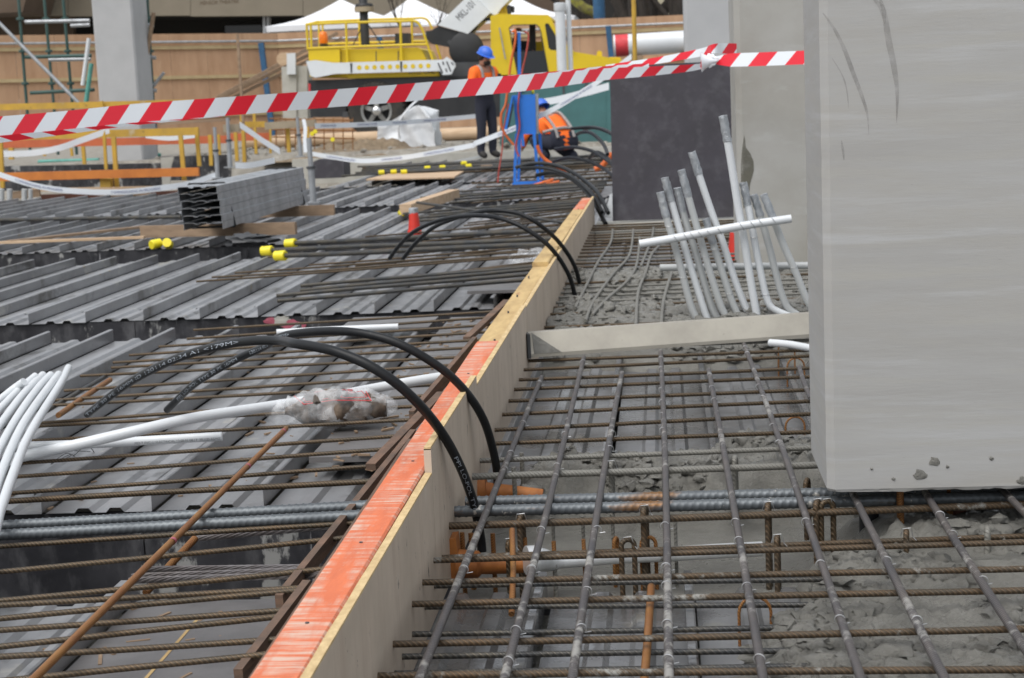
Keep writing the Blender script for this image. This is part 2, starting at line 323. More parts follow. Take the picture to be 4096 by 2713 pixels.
def warp_text(s, size, P, s0, off, flip=1):
    """lay text along polyline P starting at arc length s0; off(p,t,v)->point"""
    V, F = text_geo(s, size); L = [0]
    for i in range(1, len(P)): L.append(L[-1]+(P[i]-P[i-1]).length)
    out = []
    for v in V:
        q = min(max(s0+v.x*flip, 0), L[-1]-1e-5); i = 0
        while L[i+1] < q: i += 1
        k = (q-L[i])/(L[i+1]-L[i]); p = P[i].lerp(P[i+1], k)
        ta = (P[min(i+1, len(P)-1)]-P[max(i-1, 0)]).normalized(); tb = (P[min(i+2, len(P)-1)]-P[i]).normalized()
        out.append(off(p, ta.lerp(tb, k).normalized(), v.y))
    g = G(); g.V = out; g.F = F; return g
def on_pipe(r, z0, ctr):
    """text mapped on the side of a pipe that looks towards the camera side; ctr = centre angle shift in metres"""
    def f(p, t, v):
        d = (EYE-p); d = (d-t*d.dot(t)).normalized(); u = d.cross(t).normalized()
        if u.z < 0: u = -u
        a = (v+ctr)/r; return p + (d*math.cos(a)+u*math.sin(a))*(r+.0006)
    return f
def ribbed(L, r, pitch, h, n=14, skew=.9):
    m = int(L/pitch*7); V = []; F = []
    for i in range(m+1):
        x = L*i/m
        for k in range(n):
            a = 2*math.pi*k/n; s = abs(math.sin(a)); ph = (x/pitch + skew*((a+.6) % math.pi)/math.pi) % 1
            b = max(0, 1-abs(ph-.5)/.17)*h; rr = r+b
            V.append((x, rr*math.cos(a), rr*math.sin(a)))
    for i in range(m):
        for k in range(n): F.append((i*n+k, i*n+(k+1) % n, (i+1)*n+(k+1) % n, (i+1)*n+k))
    F += [tuple(range(n-1,-1,-1)), tuple(range(m*n, (m+1)*n))]; return V, F
def bar(p, q, r, m, label=None, group=None, name='rebar', cat='rebar', bow=.004, sides=8, rib=None, parent=None):
    p, q = Vector(p), Vector(q); L = (q-p).length; d = (q-p)/L
    if rib: V, F = ribbed(L, r, *rib)
    else:
        n = max(2, int(L/.35)); a, b = random.uniform(-bow, bow), random.uniform(-bow*.4, bow*.4)
        V, F = tube([Vector((L*i/n, a*math.sin(math.pi*i/n), b*math.sin(2*math.pi*i/n))) for i in range(n+1)], r, sides)
    me = bpy.data.meshes.new(name); me.from_pydata([Vector(v) for v in V], [], F)
    me.polygons.foreach_set('use_smooth', [True]*len(me.polygons)); me.set_sharp_from_angle(angle=math.radians(50)); me.materials.append(MT[m])
    ob = bpy.data.objects.new(name, me); C.objects.link(ob)
    s = d.cross(Vector((0,0,1))); s = s.normalized() if s.length > .01 else Vector((1,0,0)); u = s.cross(d)
    ob.matrix_basis = Matrix(((d.x, -s.x, u.x, p.x), (d.y, -s.y, u.y, p.y), (d.z, -s.z, u.z, p.z), (0,0,0,1)))
    return tag(ob, label, cat, group)
def toX(p, q, X):
    p, q = Vector(p), Vector(q); return p+(q-p)*((X-p.x)/(q.x-p.x))
# ================================================================== SETTING
ZG = .236                                     # gravel yard level beyond the deck
g = G(); xs = [-400,-60,-30,-14,-8,-3.9,0,3,14,40,400]; ys = [-15,2,10,20,20.9,21.0,27.9,28.6,34,60,120,700]
for j, y in enumerate(ys):
    for x in xs:
        z = -.62 if y < 28.2 and not (y > 20.95 and x < -3.7) else ZG
        if y > 20.95 and x < -3.7 and y < 28.2: z = -.35
        g.V.append(Vector((x, y, z)))
n = len(xs); g.F = [(j*n+i, j*n+i+1, (j+1)*n+i+1, (j+1)*n+i) for j in range(len(ys)-1) for i in range(n-1)]
mk('ground', g, 'gravel', kind='structure', recalc=False)
PROF = [(.006,0),(.085,0),(.096,.0125),(.124,.0125),(.135,0),(.172,0),(.183,.0125),(.211,.0125),(.222,0),(.294,0),(.297,.002),(.2975,.053),(.294,.056),(.280,.056),(.279,.050)]
def deck_bay(Y0, Y1, X0, X1, off, skip=()):
    root = thing('metal_deck', ((X0+X1)/2, Y0, 0), kind='structure'); me = None
    k = math.floor((X0-off)/.3)
    while off+.3*k < X1:
        x = off+.3*k-.2975; k += 1
        if any(a <= x+.15 <= b for a, b in skip): continue
        if me is None:
            me = bpy.data.meshes.new('deck_sheet'); L = Y1-Y0; V = []; F = []; m = len(PROF); seg = 2
            for j in range(seg+1): V += [(a, L*j/seg, b) for a, b in PROF]
            for j in range(seg): F += [(j*m+i, j*m+i+1, (j+1)*m+i+1, (j+1)*m+i) for i in range(m-1)]
            me.from_pydata(V, [], F); me.materials.append(MT['deck_steel'])
        o = bpy.data.objects.new('deck_sheet', me); C.objects.link(o); o.parent = root
        if 4 < Y0 < 5 and -1.12 < x < -.75: o.location.y += .27; o.scale.y = (L-.27)/L
        if x > -.62 and Y0 < 5: o.material_slots[0].link = 'OBJECT'; o.material_slots[0].material = MT['deck_wet']
        o.location = (x-root.location.x, random.uniform(-.012, .012), 0); o.rotation_euler.z = random.uniform(-.0012, .0012)
BAYS = [(1.6,3.33),(4.14,7.40),(8.12,11.32),(12.48,15.73),(16.80,20.35)]
deck_bay(*BAYS[0], -2.4, 1.6, -1.16, skip=((-1.15,-.5),))
deck_bay(*BAYS[1], -3.4, 4.4, -1.366)
deck_bay(*BAYS[2], -5.2, 5., -3.25)
deck_bay(*BAYS[3], -7.6, 5., -5.0)
deck_bay(*BAYS[4], -9.6, 5., -6.64)
deck_bay(21.0, 24.3, -3.9, 1.0, -3.4)
deck_bay(24.75, 27.9, -3.9, 1.0, -3.3)
# beam troughs lined with black formply, between the bays
TR = [(3.33,4.14,-2.6,2.8),(7.40,8.12,-3.9,4.5),(11.32,12.48,-5.6,5.2),(15.73,16.80,-8,5.2),(20.35,21.0,-9.6,5.2),(24.3,24.75,-3.9,1.0)]
ww = ['widest between the near bays','behind the first long bay','behind the second long bay','behind the third bay','before the yellow beams','by the standing worker']
for (a, b, x0, x1), w in zip(TR, ww):
    r = thing('beam_formwork', ((x0+x1)/2, a, -.45), 'black formply lined beam trough '+w, 'formwork', 'beam troughs between the deck bays')
    x = x0
    while x < x1-.05:
        e = min(x+1.2, x1)
        mk('side_panel', G().add(*box((x+.0015, b+.012+random.uniform(0,.003), -.44), (e-.0015, b+.03, -.005))), 'formply_black', r)
        mk('side_panel', G().add(*box((x+.0015, a-.03, -.44), (e-.0015, a-.012, -.005))), 'formply_black', r); x = e
    mk('soffit', G().add(*box((x0, a-.03, -.46), (x1, b+.03, -.442))), 'formply_black', r)
# flat grey formply infill sheets beside the edge formwork
def sheet(X0, X1, Y0, Y1, z, lab, m='formply_grey', rot=0, th=.016):
    o = mk('formply_sheet', G().add(*box((X0, Y0, z), (X1, Y1, z+th))), m, label=lab, cat='formply')
    o.rotation_euler.z = rot; return o
sheet(-1.15, -.585, 1.9, 3.335, -.012, 'grey formply sheet with yellow chalk line at the trough edge')
mk('chalk_line', G().add(*box((-.983, 1.9, .0045), (-.976, 3.2, .0052))), 'lvl_yellow', bpy.data.objects['formply_sheet'])
sheet(-1.0, -.585, 4.42, 5.32, .058, 'grey formply sheet under the printed plastic bag')
sheet(-.93, -.585, 5.325, 6.2, .058, 'grey formply sheet with scraped white corner by orange rail')
sheet(-.96, -.585, 6.21, 7.3, .058, 'grey formply sheet where the orange rail ends')
sheet(-1.0, -.585, 8.3, 9.6, .058, 'grey formply sheet with crumpled clear film beside pale rail')
sheet(-1.42, -1.02, 7.0, 7.39, .06, 'short grey formply offcut at the far trough edge')
# ------------------------------------------------------------------ edge formwork
fw = thing('edge_formwork', (-.53, 1.8, 0), 'long edge formwork with tan ply face and orange timber top', 'formwork')
for y0, y1, zt in ((1.7,3.25,.292),(3.25,4.11,.345),(4.11,5.69,.322),(5.69,7.62,.314),(7.62,9.9,.314),(9.9,11.95,.31)):
    g = G().add(*box((-.497, y0+.001, .002), (-.482, y1-.001, zt-.004))); mk('face_panel', g, 'ply_face', fw)
    g = G(); ns = 40                          # sawn top edge, slightly uneven
    for i in range(ns+1):
        y = y0+.001+(y1-y0-.002)*i/ns; w = .0016*noise.noise(Vector((y*9, zt*40, 0)))
        g.V += [Vector((-.4965, y, zt-.006)), Vector((-.4965, y, zt+w)), Vector((-.4822+w*.4, y, zt+w*.6)), Vector((-.4822, y, zt-.006))]
        if i: o = 4*i; g.F += [(o-4+k, o+k, o+k+1, o-3+k) for k in range(3)]
    g.F += [(0,1,2,3), tuple(reversed(range(4*ns, 4*ns+4)))]; mk('panel_edge', g, 'ply_edge', fw)
def rail(y0, y1, z0, z1, m, x0=-.57, x1=-.4985):
    g = G(); ns = max(2, int((y1-y0)/.12)); b = .004
    for i in range(ns+1):
        y = y0+(y1-y0)*i/ns; z = z0+(z1-z0)*i/ns+.0012*noise.noise(Vector((y*5,1,0)))
        g.V += [Vector(q) for q in ((x0, y, z-.09), (x0, y, z-b), (x0+b, y, z), (x1-b, y, z), (x1, y, z-b), (x1, y, z-.09))]
        if i: o = 6*i; g.F += [(o-6+k, o+k, o+(k+1) % 6, o-6+(k+1) % 6) for k in range(6)]
    g.F += [tuple(range(6)), tuple(reversed(range(6*ns, 6*ns+6)))]; return mk('timber_rail', g, m, fw, smooth=35)
rail(1.7, 4.9, .285, .316, 'lvl_orange'); rail(4.905, 7.15, .312, .305, 'lvl_yellow'); rail(7.155, 10.6, .325, .312, 'lvl_yellow'); rail(10.605, 11.95, .312, .30, 'lvl_orange')
for y in (2.3, 3.4, 4.6, 5.9, 7.2, 8.6, 10.2, 11.6): mk('stud', G().add(*box((-.565, y, .001), (-.50, y+.045, .21))), 'timber', fw)
# loose ply rippings leaning along the back of the formwork
def ripping(a, b, w, h, lab, m=('ply_brown_edge')):
    return mk('ply_strip', G().add(*beam(a, b, w, h)), m, label=lab, cat='timber strip', group=None)
ripping((-.588,1.75,.20), (-.590,3.7,.225), .02, .09, 'long dark ply ripping pressed against the orange rail')
ripping(PZ('Y3',1890,865,.10), PZ('Y2',1190,985,.16), .016, .032, 'brown layered ply ripping crossing the steel strands')
ripping(PZ('Y2',880,1218,.13), PZ('Y2',1395,690,.20), .026, .018, 'weathered brown ply ripping tapering to the orange rail')
ripping(PZ('Y2',1180,860,.16), PZ('Y2',1640,310,.22), .016, .04, 'pale edged ply ripping beside torn grey tag')
ripping(PZ('Y2',1580,285,.12), PZ('Y2',1872,12,.17), .03, .018, 'brown ply ripping beside the pale timber rail')
ripping(PZ('Y3',1615,1370,.10), PZ('Y3',2080,760,.14), .016, .03, 'thick dark ripping beside the grey sheet')
# ------------------------------------------------------------------ wet concrete
def smooth(a, b, x): t = min(max((x-a)/(b-a), 0), 1); return t*t*(3-2*t)
def lump(x, y, s=1.):
    p = Vector((x, y, 0)); d = noise.voronoi(p*26)[0]; e = noise.voronoi(p*55+Vector((3,1,0)))[0]
    q = p+Vector((noise.noise(p*20), noise.noise(p*20+Vector((7,0,0))), 0))*.014; d = noise.voronoi(q*30)[0]; f = noise.noise(p*7)+.25
    return s*(.030*max(0, .55-d[0])*max(0, f)*1.9+.014*max(0, .6-e[0])+.016*noise.fractal(p*5, 1, 2, 5))
def near_h(x, y):
    e = .05*noise.noise(Vector((x*7, y*7, 2)))+.03*noise.noise(Vector((x*17, y*17, 5)))
    t1 = smooth(3.34, 3.42, y)*(1-smooth(4.08, 4.14, y))
    h = -.03 + t1*(-.055+.006*noise.fractal(Vector((x*9, y*9, 0)), 1, 2, 4))
    a = smooth(.02, .22, x+e-.16*smooth(2.75, 3.3, y)+.12*smooth(2.5, 2.2, y))*(1-smooth(3.36, 3.58, y+e)); a = max(a, smooth(.30, .5, x+e)*(1-smooth(3.75, 3.95, y+e))*smooth(3.2, 3.5, y))
    b = smooth(4.02, 4.16, y+e)*(1-smooth(4.28, 4.52, y+e-.22*smooth(-.1, .45, x)))*smooth(-.44, -.30, x+e)
    c = smooth(.62, .8, x+e)*smooth(3.4, 3.55, y+e)*(1-smooth(3.9, 4.1, y))
    flat = smooth(.45, .75, noise.noise(Vector((x*3, y*3, 9)))+.55)
    h = max(h, -.05+a*(.125+lump(x, y, 1.5-.9*flat)), -.05+b*(.125+lump(x, y, 2.)), -.06+c*(.155+lump(x, y, 1.7)))
    return h
def far_h(x, y):
    e = .12*noise.noise(Vector((x*4, y*4, 2)))
    a = smooth(6.0, 6.35, y+e)*(1-smooth(8.6, 9.1, y+e)); d = smooth(7.15, 7.35, y+e)*(1-smooth(8.0, 8.2, y+e))
    return -.05+a*(.168+lump(x, y, 1.6))-.03*d*a
def field(x0, x1, y0, y1, st, fn, lab, nb, bs):
    nx, ny = int((x1-x0)/st), int((y1-y0)/st); g = G()
    for j in range(ny+1):
        for i in range(nx+1):
            x, y = x0+i*st, y0+j*st; g.V.append(Vector((x, y, fn(x, y))))
    g.F = [(j*(nx+1)+i, j*(nx+1)+i+1, (j+1)*(nx+1)+i+1, (j+1)*(nx+1)+i) for j in range(ny) for i in range(nx)]
    k = 0; tr = 0
    while k < nb and tr < nb*30:
        tr += 1; x, y = random.uniform(x0+.03, x1-.03), random.uniform(y0+.03, y1-.03); h = fn(x, y)
        if h < .03 or noise.noise(Vector((x*5, y*5, 4))) < -.02: continue
        k += 1; r = bs*random.uniform(.3, 1.)**1.8; g.add(*blob((x, y, h-r*.05), (r*random.uniform(.8,1.5), r*random.uniform(.8,1.4), r*random.uniform(.6,.85)), k, .9, 2.2, 2 if r > bs*.45 else 1))
    return mk('wet_concrete', g, 'wet_concrete', label=lab, cat='concrete', kind='stuff', smooth=70, recalc=False)
field(-.478, 1.25, 2.15, 4.78, .0075, near_h, 'lumpy grey wet concrete poured around the reinforcing bars by the column', 4600, .022)
field(-.478, 1.4, 5.9, 9.2, .019, far_h, 'lumpy grey wet concrete under the leaning conduits', 3000, .028)
# splinters, chips and mortar crumbs left on the deck
g = G()
for i in range(420):
    x = -.6-abs(random.gauss(0, .55)); y = random.uniform(2.0, 7.3)
    if 3.3 < y < 4.16: continue
    z = .0 if (x < -1.0 or y < 3.4) else .074; s_ = random.uniform(.003, .011); a = random.uniform(0, 3.14); d_ = Vector((math.cos(a), math.sin(a), 0))*s_*random.uniform(1, 3); g.add(*beam(Vector((x, y, z+s_*.4))-d_, Vector((x, y, z+s_*.5))+d_, s_*.8, s_*.5))
mk('wood_chips', g, 'timber', label='tiny splinters and mortar crumbs littering the left deck', cat='debris', kind='stuff')
for i, (fr, x, y) in enumerate((('Y1',480,945),('Y1',600,880),('W2',1360,480))):
    c = PZ(fr, x, y, .006); P = [c+Vector((random.uniform(-.05,.05), random.uniform(-.05,.05), random.uniform(0,.03))) for k in range(7)]; mk('wire_scrap', G().add(*tube(spline(P, 5), .0011, 5)), 'crane_grey', label='tangled scrap of tie wire dropped on the deck', cat='wire scrap', group='wire scraps')
# ================================================================== REINFORCEMENT
LB = 'brown ribbed reinforcing bar running across the left metal deck to the formwork'; LG = 'brown bars across the left deck'
left = [('Y1',1310,35,'Y2',1760,85),('Y1',1265,95,'Y2',1720,130),('Y1',1075,148,'Y2',1700,185),('Y1',875,205,'Y2',1640,240),('Y1',765,255,'Y2',1640,295),('Y1',755,290,'Y2',1570,350),
 ('Y1',545,345,'Y2',1500,420),('Y1',435,445,'Y2',1440,478),('Y1',360,510,'Y2',1400,545),('Y1',340,545,'Y2',1340,620),('Y1',270,665,'Y2',1290,695),('Y1',255,685,'Y2',1215,775),
 ('Y1',200,785,'Y2',1175,875),('Y1',150,935,'Y2',1190,985),('Y1',100,1028,'Y2',1100,1080),('Y1',60,1140,'Y2',1000,1205)]
def lbar(f0, x0, y0, f1, x1, y1, r, m, lab, grp, z0=.067, z1=.12, ext0=0., **k):
    p, q = PZ(f0, x0, y0, z0), PZ(f1, x1, y1, z1); d = (q-p).normalized()
    return bar(p-d*ext0, toX(p, q, -.55), r, m, lab, grp, **k)
ORD = ['first','second','third','fourth','fifth','sixth','seventh','eighth','ninth','tenth','eleventh','twelfth','thirteenth','fourteenth','fifteenth','sixteenth']
for k, a in enumerate(left): lbar(*a, .0058, 'bar_brown', 'brown ribbed bar across the left deck, '+ORD[len(left)-1-k]+' behind the thick rust streaked bar', LG)
lbar('Y1',30,1195,'Y2',900,1320, .0078, 'bar_brown', 'thicker rust streaked bar just behind the two big steel bars', None, z0=.069)
p, q = PZ('Y3',0,345,.10), PZ('Y3',2360,215,.135); bar(p-(q-p)*.6, toX(p, q, -.55), .0124, 'bar_big', 'thick dark steel bar with yellow rust stripe along its top', None, rib=(.0165,.0021))
p, q = PZ('Y3',0,408,.10), PZ('Y3',2360,278,.135); bar(p-(q-p)*.6, toX(p, q, -.55), .0124, 'bar_big', 'thick dark steel bar lying nearest the open trough', None, rib=(.0165,.0021))
for k, a in enumerate((('Y3',0,485,'Y3',2300,335),('Y3',0,655,'Y3',2270,430),('Y3',0,850,'Y3',2080,645),('Y3',0,880,'Y3',1950,770),('Y3',0,975,'Y3',2110,775),('Y3',0,1048,'Y3',2000,910),('Y3',0,1160,'Y3',1960,950),('Y3',0,1230,'Y3',1830,1115),('Y3',0,1395,'Y3',1720,1225))):
    lbar(*a, .0061, 'bar_brown', 'brown ribbed bar over the near trough, '+ORD[k]+' from the big steel bars', 'brown bars over the near trough', z0=.085, ext0=.6)
pinkbar = bar(PZ('Y3',180,1430,.145), PZ('Y1',1935,702,.15), .0074, 'bar_orange', 'bright rust bar with pink marks lying diagonally over the brown bars', None, bow=.003)
for fr, x, y in (('Y1',1905,727),('Y1',1632,963),('Y3',1125,447)):
    c = PZ(fr, x, y, .148); pa, pb = PZ('Y3',180,1430,.145), PZ('Y1',1935,702,.15); c = pa+(pb-pa)*((c.y-pa.y)/(pb.y-pa.y)); d = (PZ('Y1',1935,702,.15)-PZ('Y3',180,1430,.145)).normalized()
    mk('paint_mark', G().add(*tube([c-d*.006, c+d*.006], .0078, 12, False)), 'pink_paint', pinkbar)
bar(PZ('Y3',1320,430,.02), PZ('Y3',985,800,-.05), .009, 'bar_orange', 'short rust bar hanging inside the open trough', None)
bar(PZ('Y1',395,612,.066), PZ('Y1',745,372,.066), .010, 'bar_orange', 'rusty bar with blue painted end lying in a deck pan', None)
bar(PZ('Y1',300,590,.062), PZ('Y1',720,345,.062), .009, 'bar_dark', 'dark rusty bar lying beside the blue ended bar', None)
for k, (x, y) in enumerate(((1430,985),(1560,985),(1700,1040))):
    c = PY('W2', x, y, 8.128); V, F = blob(c, (.03+.012*k, .002, .018+.005*k), k+20, .9, 2, 2); mk('paint_splash', G().add(V, F), ('pink_paint','kerb_concrete','pink_paint')[k], label=('pink paint splash on the black trough wall','grey mortar splash between pink paint on the trough wall','long pink paint run on the black trough wall')[k], cat='paint splash')
c = PZ('Z5',1640,930,.085); V, F = blob(c, (.14,.32,.05), 31, .8, 3, 3); mk('plastic_film', G().add([v if v.z > .078 else Vector((v.x, v.y, .078)) for v in V], F), 'film', label='crumpled clear plastic film lying beside the pale rail', cat='plastic film', smooth=50)
for i in range(16):
    y = 2.2+i*.56+random.uniform(-.1,.1); x = -.535+random.uniform(-.02,.02); z = (.285+.031*(y-1.7)/3.2 if y < 4.9 else .316)+.0
    mk('nail', G().add(*lathe([(.0032,-.01),(.0032,.0015),(0,.0018)], 8, (0,0,1), (x, y, z))), 'crane_grey', fw)
# post-tension strands in the trough
def strand(p, q, lab, r=.0078):
    p, q = Vector(p), Vector(q); L = (q-p).length; d = (q-p)/L; s = d.cross(Vector((0,0,1))).normalized(); u = s.cross(d); rt = thing('steel_strand', p, lab, 'strand', 'strands in the near trough')
    n = int(L/.012)
    for k in range(6):
        P = [p+d*(L*i/n)+(s*math.cos(k*math.pi/3+i*.42)+u*math.sin(k*math.pi/3+i*.42))*(r*.68) for i in range(n+1)]
        mk('wire', G().add(*tube(P, r*.34, 5)), 'strand', rt, smooth=60)
SL = 'twisted grey steel strand sticking out over the open trough'
for a, b, c, d in ((1280,398,2280,325),(1340,430,2280,345),(1300,412,2270,335),(965,640,2060,628),(900,688,2020,650),(880,715,1700,690)):
    p, q = PZ('Y3',a,b,.0), PZ('Y3',c,d,.075); strand(p, toX(p, q, -.6), SL)
# ---- right of the formwork
XL, XR = -.488, 1.3
RB = 'brown ribbed bar across the pour between formwork and column'; RG = 'brown bars across the pour'
rights = [('Y5',205,425,2145,350),('Y5',170,487,2148,390),('Y5',135,557,2150,478),('Y5',95,625,2155,535),('Y5',52,705,2145,628),('Y5',10,800,2155,708),('Y5',5,905,2165,795),('Y5',5,1000,2165,920)]
for k, (fr, a, b, c, d) in enumerate(rights):
    p, q = PZ(fr,a,b,.125), PZ(fr,c,d,.125); bar(toX(p,q,XL), toX(p,q,XR), .0060, 'bar_brown', RB+', '+ORD[k]+' from the screed beam', RG)
for k, (fr, a, b, c, d, r) in enumerate((('Y5',5,1115,2175,1033,.0068),('Y5',5,1225,2205,1150,.0088))):
    p, q = PZ(fr,a,b,.125), PZ(fr,c,d,.125); bar(toX(p,q,XL), toX(p,q,XR), r, 'bar_cement', ('thinner','thicker')[k]+' of the two bars caked in grey cement above the lumpy concrete', 'cement caked bars')
p, q = PZ('Y5',10,1402,.128), PZ('Y5',2265,1347,.128); bar(toX(p,q,XL+.02), toX(p,q,XR), .0124, 'bar_big_splash', 'thick steel bar spattered with cement, the one nearer the conduits', None, rib=(.0165,.0021))
p, q = PZ('Y5',10,1467,.128), PZ('Y5',2265,1408,.128); bar(toX(p,q,XL), toX(p,q,XR), .0124, 'bar_big_splash', 'thick steel bar with rusty underside beside the wire tied hairpins', None, rib=(.0165,.0021))
p, q = PZ('Y5',10,1562,.122), PZ('Y5',2265,1478,.122); bar(toX(p,q,XL), toX(p,q,XR), .0084, 'bar_splash', 'rusty bar with cement drips running along the thick bars', None)
for k, (fr, a, b, fr2, c, d, z, r) in enumerate((('Y6',90,640,'Y7',2226,597,.09,.0060),('Y6',55,660,'Y7',2226,638,.118,.0063),('Y6',0,830,'Y7',2226,817,.12,.0064),('Y6',0,995,'Y7',2226,967,.12,.0064),('Y6',0,1300,'Y7',2226,1232,.12,.0064),('Y6',0,1547,'Y7',2226,1503,.12,.0064))):
    p, q = PZ(fr,a,b,z), PZ(fr2,c,d,z); bar(toX(p,q,XL), toX(p,q,XR), r, 'bar_splash', 'rust brown bar spotted with cement in front of the column, '+ORD[k]+' from it', 'bars in front of the column')
for k, (a, b, c, d, xr) in enumerate(((60,857,2314,817,.6),(60,1018,2240,1006,.35),(0,1228,2314,1188,1.2),(0,1400,2314,1370,1.2),(0,1530,2314,1490,1.2))):
    p, q = PZ('Y6',a,b,.068), PZ('Y6',c,d,.068); bar(toX(p,q,XL), toX(p,q,xr), .0058, 'bar_dark', 'dull dark bar of the lower mat, '+ORD[k]+' from the tendon duct', 'lower mat bars')
y = 5.92
while y < 11.7:
    s = random.uniform(-.01,.01); bar((XL, y+s, .125), (XR, y+.07+s+random.uniform(-.02,.02), .125), .0062, 'bar_cement' if random.random() < (.75 if y < 8.8 else .2) else 'bar_brown', 'brown bar across the far pour behind the metal screed beam', 'bars behind the screed beam'); y += random.uniform(.17,.21)
# long bars running away from the camera, with tie wires
LL = 'dark long bar with pale cement splashes running beside the formwork'
TW = []
ltop = [p for p in bpy.data.objects if p.name.startswith('rebar') and p.get('group') in (RG, 'bars in front of the column', 'cement caked bars')]
def ring(c, d, r, m='tie', th=.0009):
    s = d.orthogonal().normalized(); s = (Vector((0,0,1))-d*d.z).normalized(); b = d.cross(s); w = random.uniform(-.35,.35); P = []
    for k in range(15):
        a = -2.5+5*k/14; P.append(c+(s*math.cos(a)+b*math.sin(a))*r+d*(w*r*math.sin(a)))
    P.append(c+s*(-r*.7)+b*r*1.9+d*.004); return tube(P, th, 5)
def long_bar(fr0, x0, y0, fr1, x1, y1, z=.141, r=.0078, ends=.0, lab=LL, ties=True):
    p, q = PZ(fr0,x0,y0,z), PZ(fr1,x1,y1,z); d = (q-p).normalized(); p = p-d*ends
    o = bar(p, q, r, 'bar_long', lab, 'long bars beside the column', bow=.006, sides=12); inv = o.matrix_basis.inverted()
    if ties:
        for b in ltop:
            m = b.matrix_basis; bp = m.translation; bd = m.to_3x3() @ Vector((1,0,0))
            k = (p.x-bp.x)/bd.x; Yc = bp.y+bd.y*k
            if p.y+.1 < Yc < q.y-.03 and random.random() < .52:
                c = p+(q-p)*((Yc-p.y)/(q.y-p.y))+d*random.uniform(-.012,.012); g = G().add(*ring(c, d, r+.0012)); g.V = [inv @ v for v in g.V]
                me = bpy.data.meshes.new('tie_wire'); me.from_pydata(g.V, [], g.F); me.materials.append(MT['tie']); w = bpy.data.objects.new('tie_wire', me); C.objects.link(w); w.parent = o
    return o
for k, a in enumerate((('D',970,1568,'Y5',290,540),('D',1165,1568,'Y5',585,400),('D',1325,1568,'Y5',850,510),('D',1545,1568,'Y5',1120,360),('Y7',430,1568,'Y5',1455,490),('Y7',1100,1568,'Y5',1700,310))): long_bar(*a, ends=.25, lab='dark long bar with cement splashes, '+ORD[k]+' from the formwork')
for k, a in enumerate((('Y7',1690,1568,'Y7',1050,300),('Y7',2226,1330,'Y7',1545,290))): 
    long_bar(*a, ends=.4, lab='dark long bar passing under the big column beside the '+('black','red')[k]+' shaft')
p = PZ('Y7',2226,430,.143); o = bar(p+Vector((.02,-.8,0)), p+Vector((-.02,.9,0)), .0078, 'bar_long', 'dark long bar passing below the far side of the column', None)
bar(PZ('Y5',2165,690,.143), PZ('Y5',2085,470,.143), .0076, 'bar_long', 'short dark bar with wire tie against the side of the column', None)
for i, (fr, pts) in enumerate((('Z6',[(0,1480),(60,1360),(120,1240),(185,1140),(197,1070)]),('Z6',[(55,1545),(100,1440),(200,1300),(285,1200),(305,1070)]),('Z6',[(90,1515),(170,1430),(280,1330),(325,1240),(338,1110)]),('Z6',[(318,1568),(330,1400),(370,1290),(400,1200),(445,1150)]),('Z6',[(450,1568),(465,1430),(505,1295)]),('Z6',[(410,1060),(400,1120),(345,1260)]))):
    P = spline([PZ(fr,x,y,.14) for x, y in pts], 6); mk('rebar', G().add(*tube(P, .0075, 8)), 'bar_cement', label='bent cement streaked bar snaking towards the concrete kerb', cat='rebar', group='bent bars by the kerb', smooth=60)
# hairpins, stubs and ligatures in the near trough
def hairpin(fr, x, y, zt, sep, drop, ang, m, r=.0075, w=None):
    c = PZ(fr, x, y, zt); a = math.radians(ang); d = Vector((math.cos(a), math.sin(a), 0))*sep; P = [c-d+Vector((0,0,-drop))]
    for k in range(9):
        t = math.pi*k/8; P.append(c-d*math.cos(t)+Vector((0,0,sep*math.sin(t)-sep)))
    P.append(c+d+Vector((0,0,-drop*.93))); o = mk('hairpin_bar', G().add(*tube(P, r*.75, 8)), m, label={'bar_splash':'cement spotted ribbed hairpin bar standing in the wet trough','bar_brown':'plain brown ribbed hairpin bar standing in the wet trough','bar_orange':'thin orange wire hairpin chair between the bars','bar_cement':'grey cement coated hairpin bar among the lumpy concrete'}[m], cat='rebar', group='hairpins in the wet trough', smooth=60)
    if w: mk('tie_wire', G().add(*tube([c+Vector((-.012,0,-.012)), c+Vector((-.008,-.006,.006)), c+Vector((.008,-.004,.007)), c+Vector((.014,0,-.014)), c+Vector((.02,-.004,-.02))], .0009, 5)), 'tie', o)
for a in (('Y6',740,318,.135,.011,.20,75,'bar_splash',.0085,1),('Y6',1692,252,.14,.014,.24,80,'bar_splash',.0092,1),('Y6',650,508,.11,.012,.22,78,'bar_brown',.0075,1),('Y6',1562,498,.115,.014,.24,15,'bar_splash',.0075,1),('Y6',1470,488,.06,.010,.2,70,'bar_orange',.0062,0),('Y6',1722,480,.07,.016,.22,10,'bar_orange',.006,0),
 ('Y7',467,372,.14,.013,.22,80,'bar_splash',.0085,1),('Y7',805,352,.145,.012,.2,70,'bar_splash',.0085,1),('Y7',872,352,.145,.014,.2,15,'bar_brown',.0085,1),('Y7',530,597,.12,.011,.2,80,'bar_splash',.0078,1),('Y7',1417,556,.125,.011,.12,80,'bar_splash',.0078,1),('Y7',1975,540,.125,.012,.1,80,'bar_cement',.0085,0),('Y7',240,55,.14,.010,.16,80,'bar_cement',.0085,0),('Y7',735,205,.14,.012,.14,70,'bar_splash',.0078,0),('Y5',775,1135,.14,.010,.14,80,'bar_cement',.0085,1),('Y5',1635,1098,.135,.012,.14,80,'bar_cement',.0085,0),('Y5',2055,815,.10,.028,.1,10,'bar_orange',.004,0),('Y5',2060,405,.11,.03,.1,10,'bar_orange',.004,0),('Y5',1995,290,.13,.03,.13,10,'bar_orange',.004,0),('Y7',375,1010,.095,.03,.1,5,'bar_orange',.004,0)): hairpin(*a)
